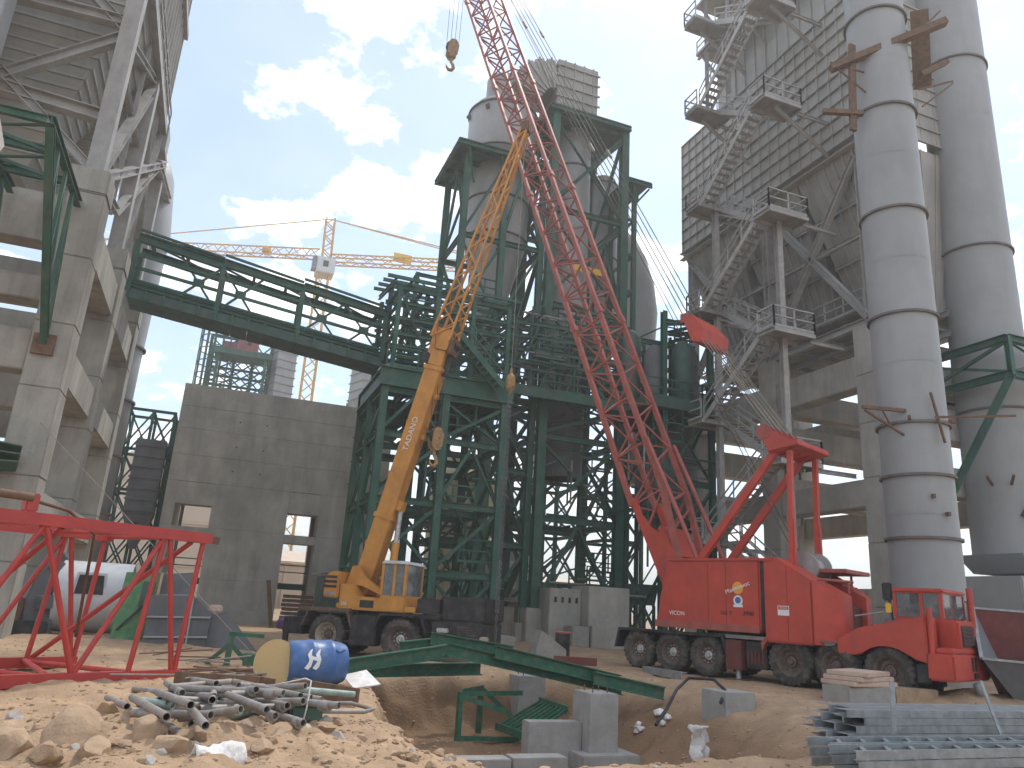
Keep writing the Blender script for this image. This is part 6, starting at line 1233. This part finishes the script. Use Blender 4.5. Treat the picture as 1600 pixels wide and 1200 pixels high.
PP = thing('canister', 'small purple plastic canister beside the timber at the hall', 'canister', (4.0, 41.0, gz(4, 41)), 0); lathe(PP, 'body', [(.2, 0), (.24, .1), (.24, .45), (.1, .6), (.08, .66)], 'purple', None, 16); mem(PP, 'handle', (-.1, 0, .62), (.12, 0, .62), .04, .04, 'purple')

# ------------------------------------------------------------------ rocks and gravel
RM = []
for i in range(9):
    bm = lumpy(1, 100 + i, 3, .72); me = bpy.data.meshes.new('rock'); bmesh.ops.recalc_face_normals(bm, faces=bm.faces[:]); bm.to_mesh(me); bm.free(); me.materials.append(MATS['stone_grey' if i == 8 else 'stone'])
    me.polygons.foreach_set('use_smooth', [True] * len(me.polygons))
    if hasattr(me, 'set_sharp_from_angle'): me.set_sharp_from_angle(angle=R(28))
    RM.append(me)
def rock(x, y, r, i):
    o = bpy.data.objects.new('rock', RM[i % 9]); COL.objects.link(o); o.location = (x, y, gz(x, y) + r * .08); o.rotation_euler = (rnd.uniform(-.4, .4), rnd.uniform(-.4, .4), rnd.uniform(0, 6)); s = r * rnd.uniform(.85, 1.15); o.scale = (s * rnd.uniform(.9, 1.3), s * rnd.uniform(.8, 1.1), s); return o
big = [(-1.05, 9.8, .33), (-.3, 9.35, .27), (-1.5, 9.1, .27), (-.7, 8.8, .24), (-.55, 10.2, .2), (-.85, 11.2, .16), (1.1, 9.7, .17), (1.4, 9.1, .18), (1.75, 9.6, .15), (-1.75, 10.6, .22), (.15, 9.15, .2), (.85, 8.9, .16), (-.05, 8.75, .2), (-1.1, 8.7, .22), (2.3, 9.0, .14), (3.2, 9.0, .13), (4.1, 9.05, .14), (-1.9, 11.8, .14)]
for i, (x, y, r) in enumerate(big): tag(rock(x, y, r, i), 'large tan boulder in the rubble bank by the pipe heap', 'rock', 'large boulders in the rubble bank')
n = 0
while n < 270:
    t = rnd.random()
    if t < .68: x, y, r = rnd.uniform(-2.3, 3.4), rnd.uniform(8.2, 11.6), rnd.uniform(.04, .12)
    elif t < .82: x, y, r = rnd.uniform(2.5, 11), rnd.uniform(8.6, 19), rnd.uniform(.03, .06)
    else: x, y, r = rnd.uniform(-2, 19), rnd.uniform(14, 27), rnd.uniform(.04, .08)
    if abs((x - 15.6) * .924 + (y - 20.6) * .383) < 2.2 and y > 15: continue
    if x > 7 and y < 10.4: continue
    tag(rock(x, y, r, n), 'fist-sized tan stone scattered over the bare soil', 'stone', 'loose stones on the soil'); n += 1
gv = MB(); gg, gf = [], []
ico = bmesh.new(); bmesh.ops.create_icosphere(ico, subdivisions=1, radius=1); iv_ = [v.co.copy() for v in ico.verts]; if_ = [tuple(v.index for v in f.verts) for f in ico.faces]; ico.free()
cnt = 9000; ang = np.random.RandomState(4)
gx = []; 
for i in range(cnt):
    d = 7.5 * math.exp(ang.rand() * 1.25); a = R(-16 + 84 * ang.rand()); gx.append((d * math.sin(a), d * math.cos(a)))
gx = np.array(gx); gh = ground_h(gx[:, 0], gx[:, 1])
for i in range(cnt):
    r = .008 + .032 * ang.rand() ** 3; sc = V((r * (1 + .5 * ang.rand()), r, r * .7)); c = V((gx[i, 0], gx[i, 1], gh[i] + r * .2))
    gv.raw([c + V((p.x * sc.x, p.y * sc.y, p.z * sc.z)) * (1 + .25 * (ang.rand() - .5)) for p in iv_], if_)
g_ = gv.build('gravel', 'stone', None, stuff=True); tag(g_, 'loose tan gravel and clods strewn over the bare ground', 'gravel')

# ------------------------------------------------------------------ dusty air
hz = bpy.data.materials.new('haze'); hz.use_nodes = True; n_ = hz.node_tree.nodes; n_.clear()
pv = n_.new('ShaderNodeVolumePrincipled'); pv.inputs['Color'].default_value = (1, .98, .95, 1); pv.inputs['Density'].default_value = .0016; pv.inputs['Anisotropy'].default_value = .35
ho = n_.new('ShaderNodeOutputMaterial'); hz.node_tree.links.new(pv.outputs[0], ho.inputs['Volume']); MATS['haze'] = hz
hb = MB().box(-1650, 1650, -1650, 1650, -4, 66).build('haze', 'haze', None, stuff=True); tag(hb, 'thin pale dusty air over the whole plant', 'haze')
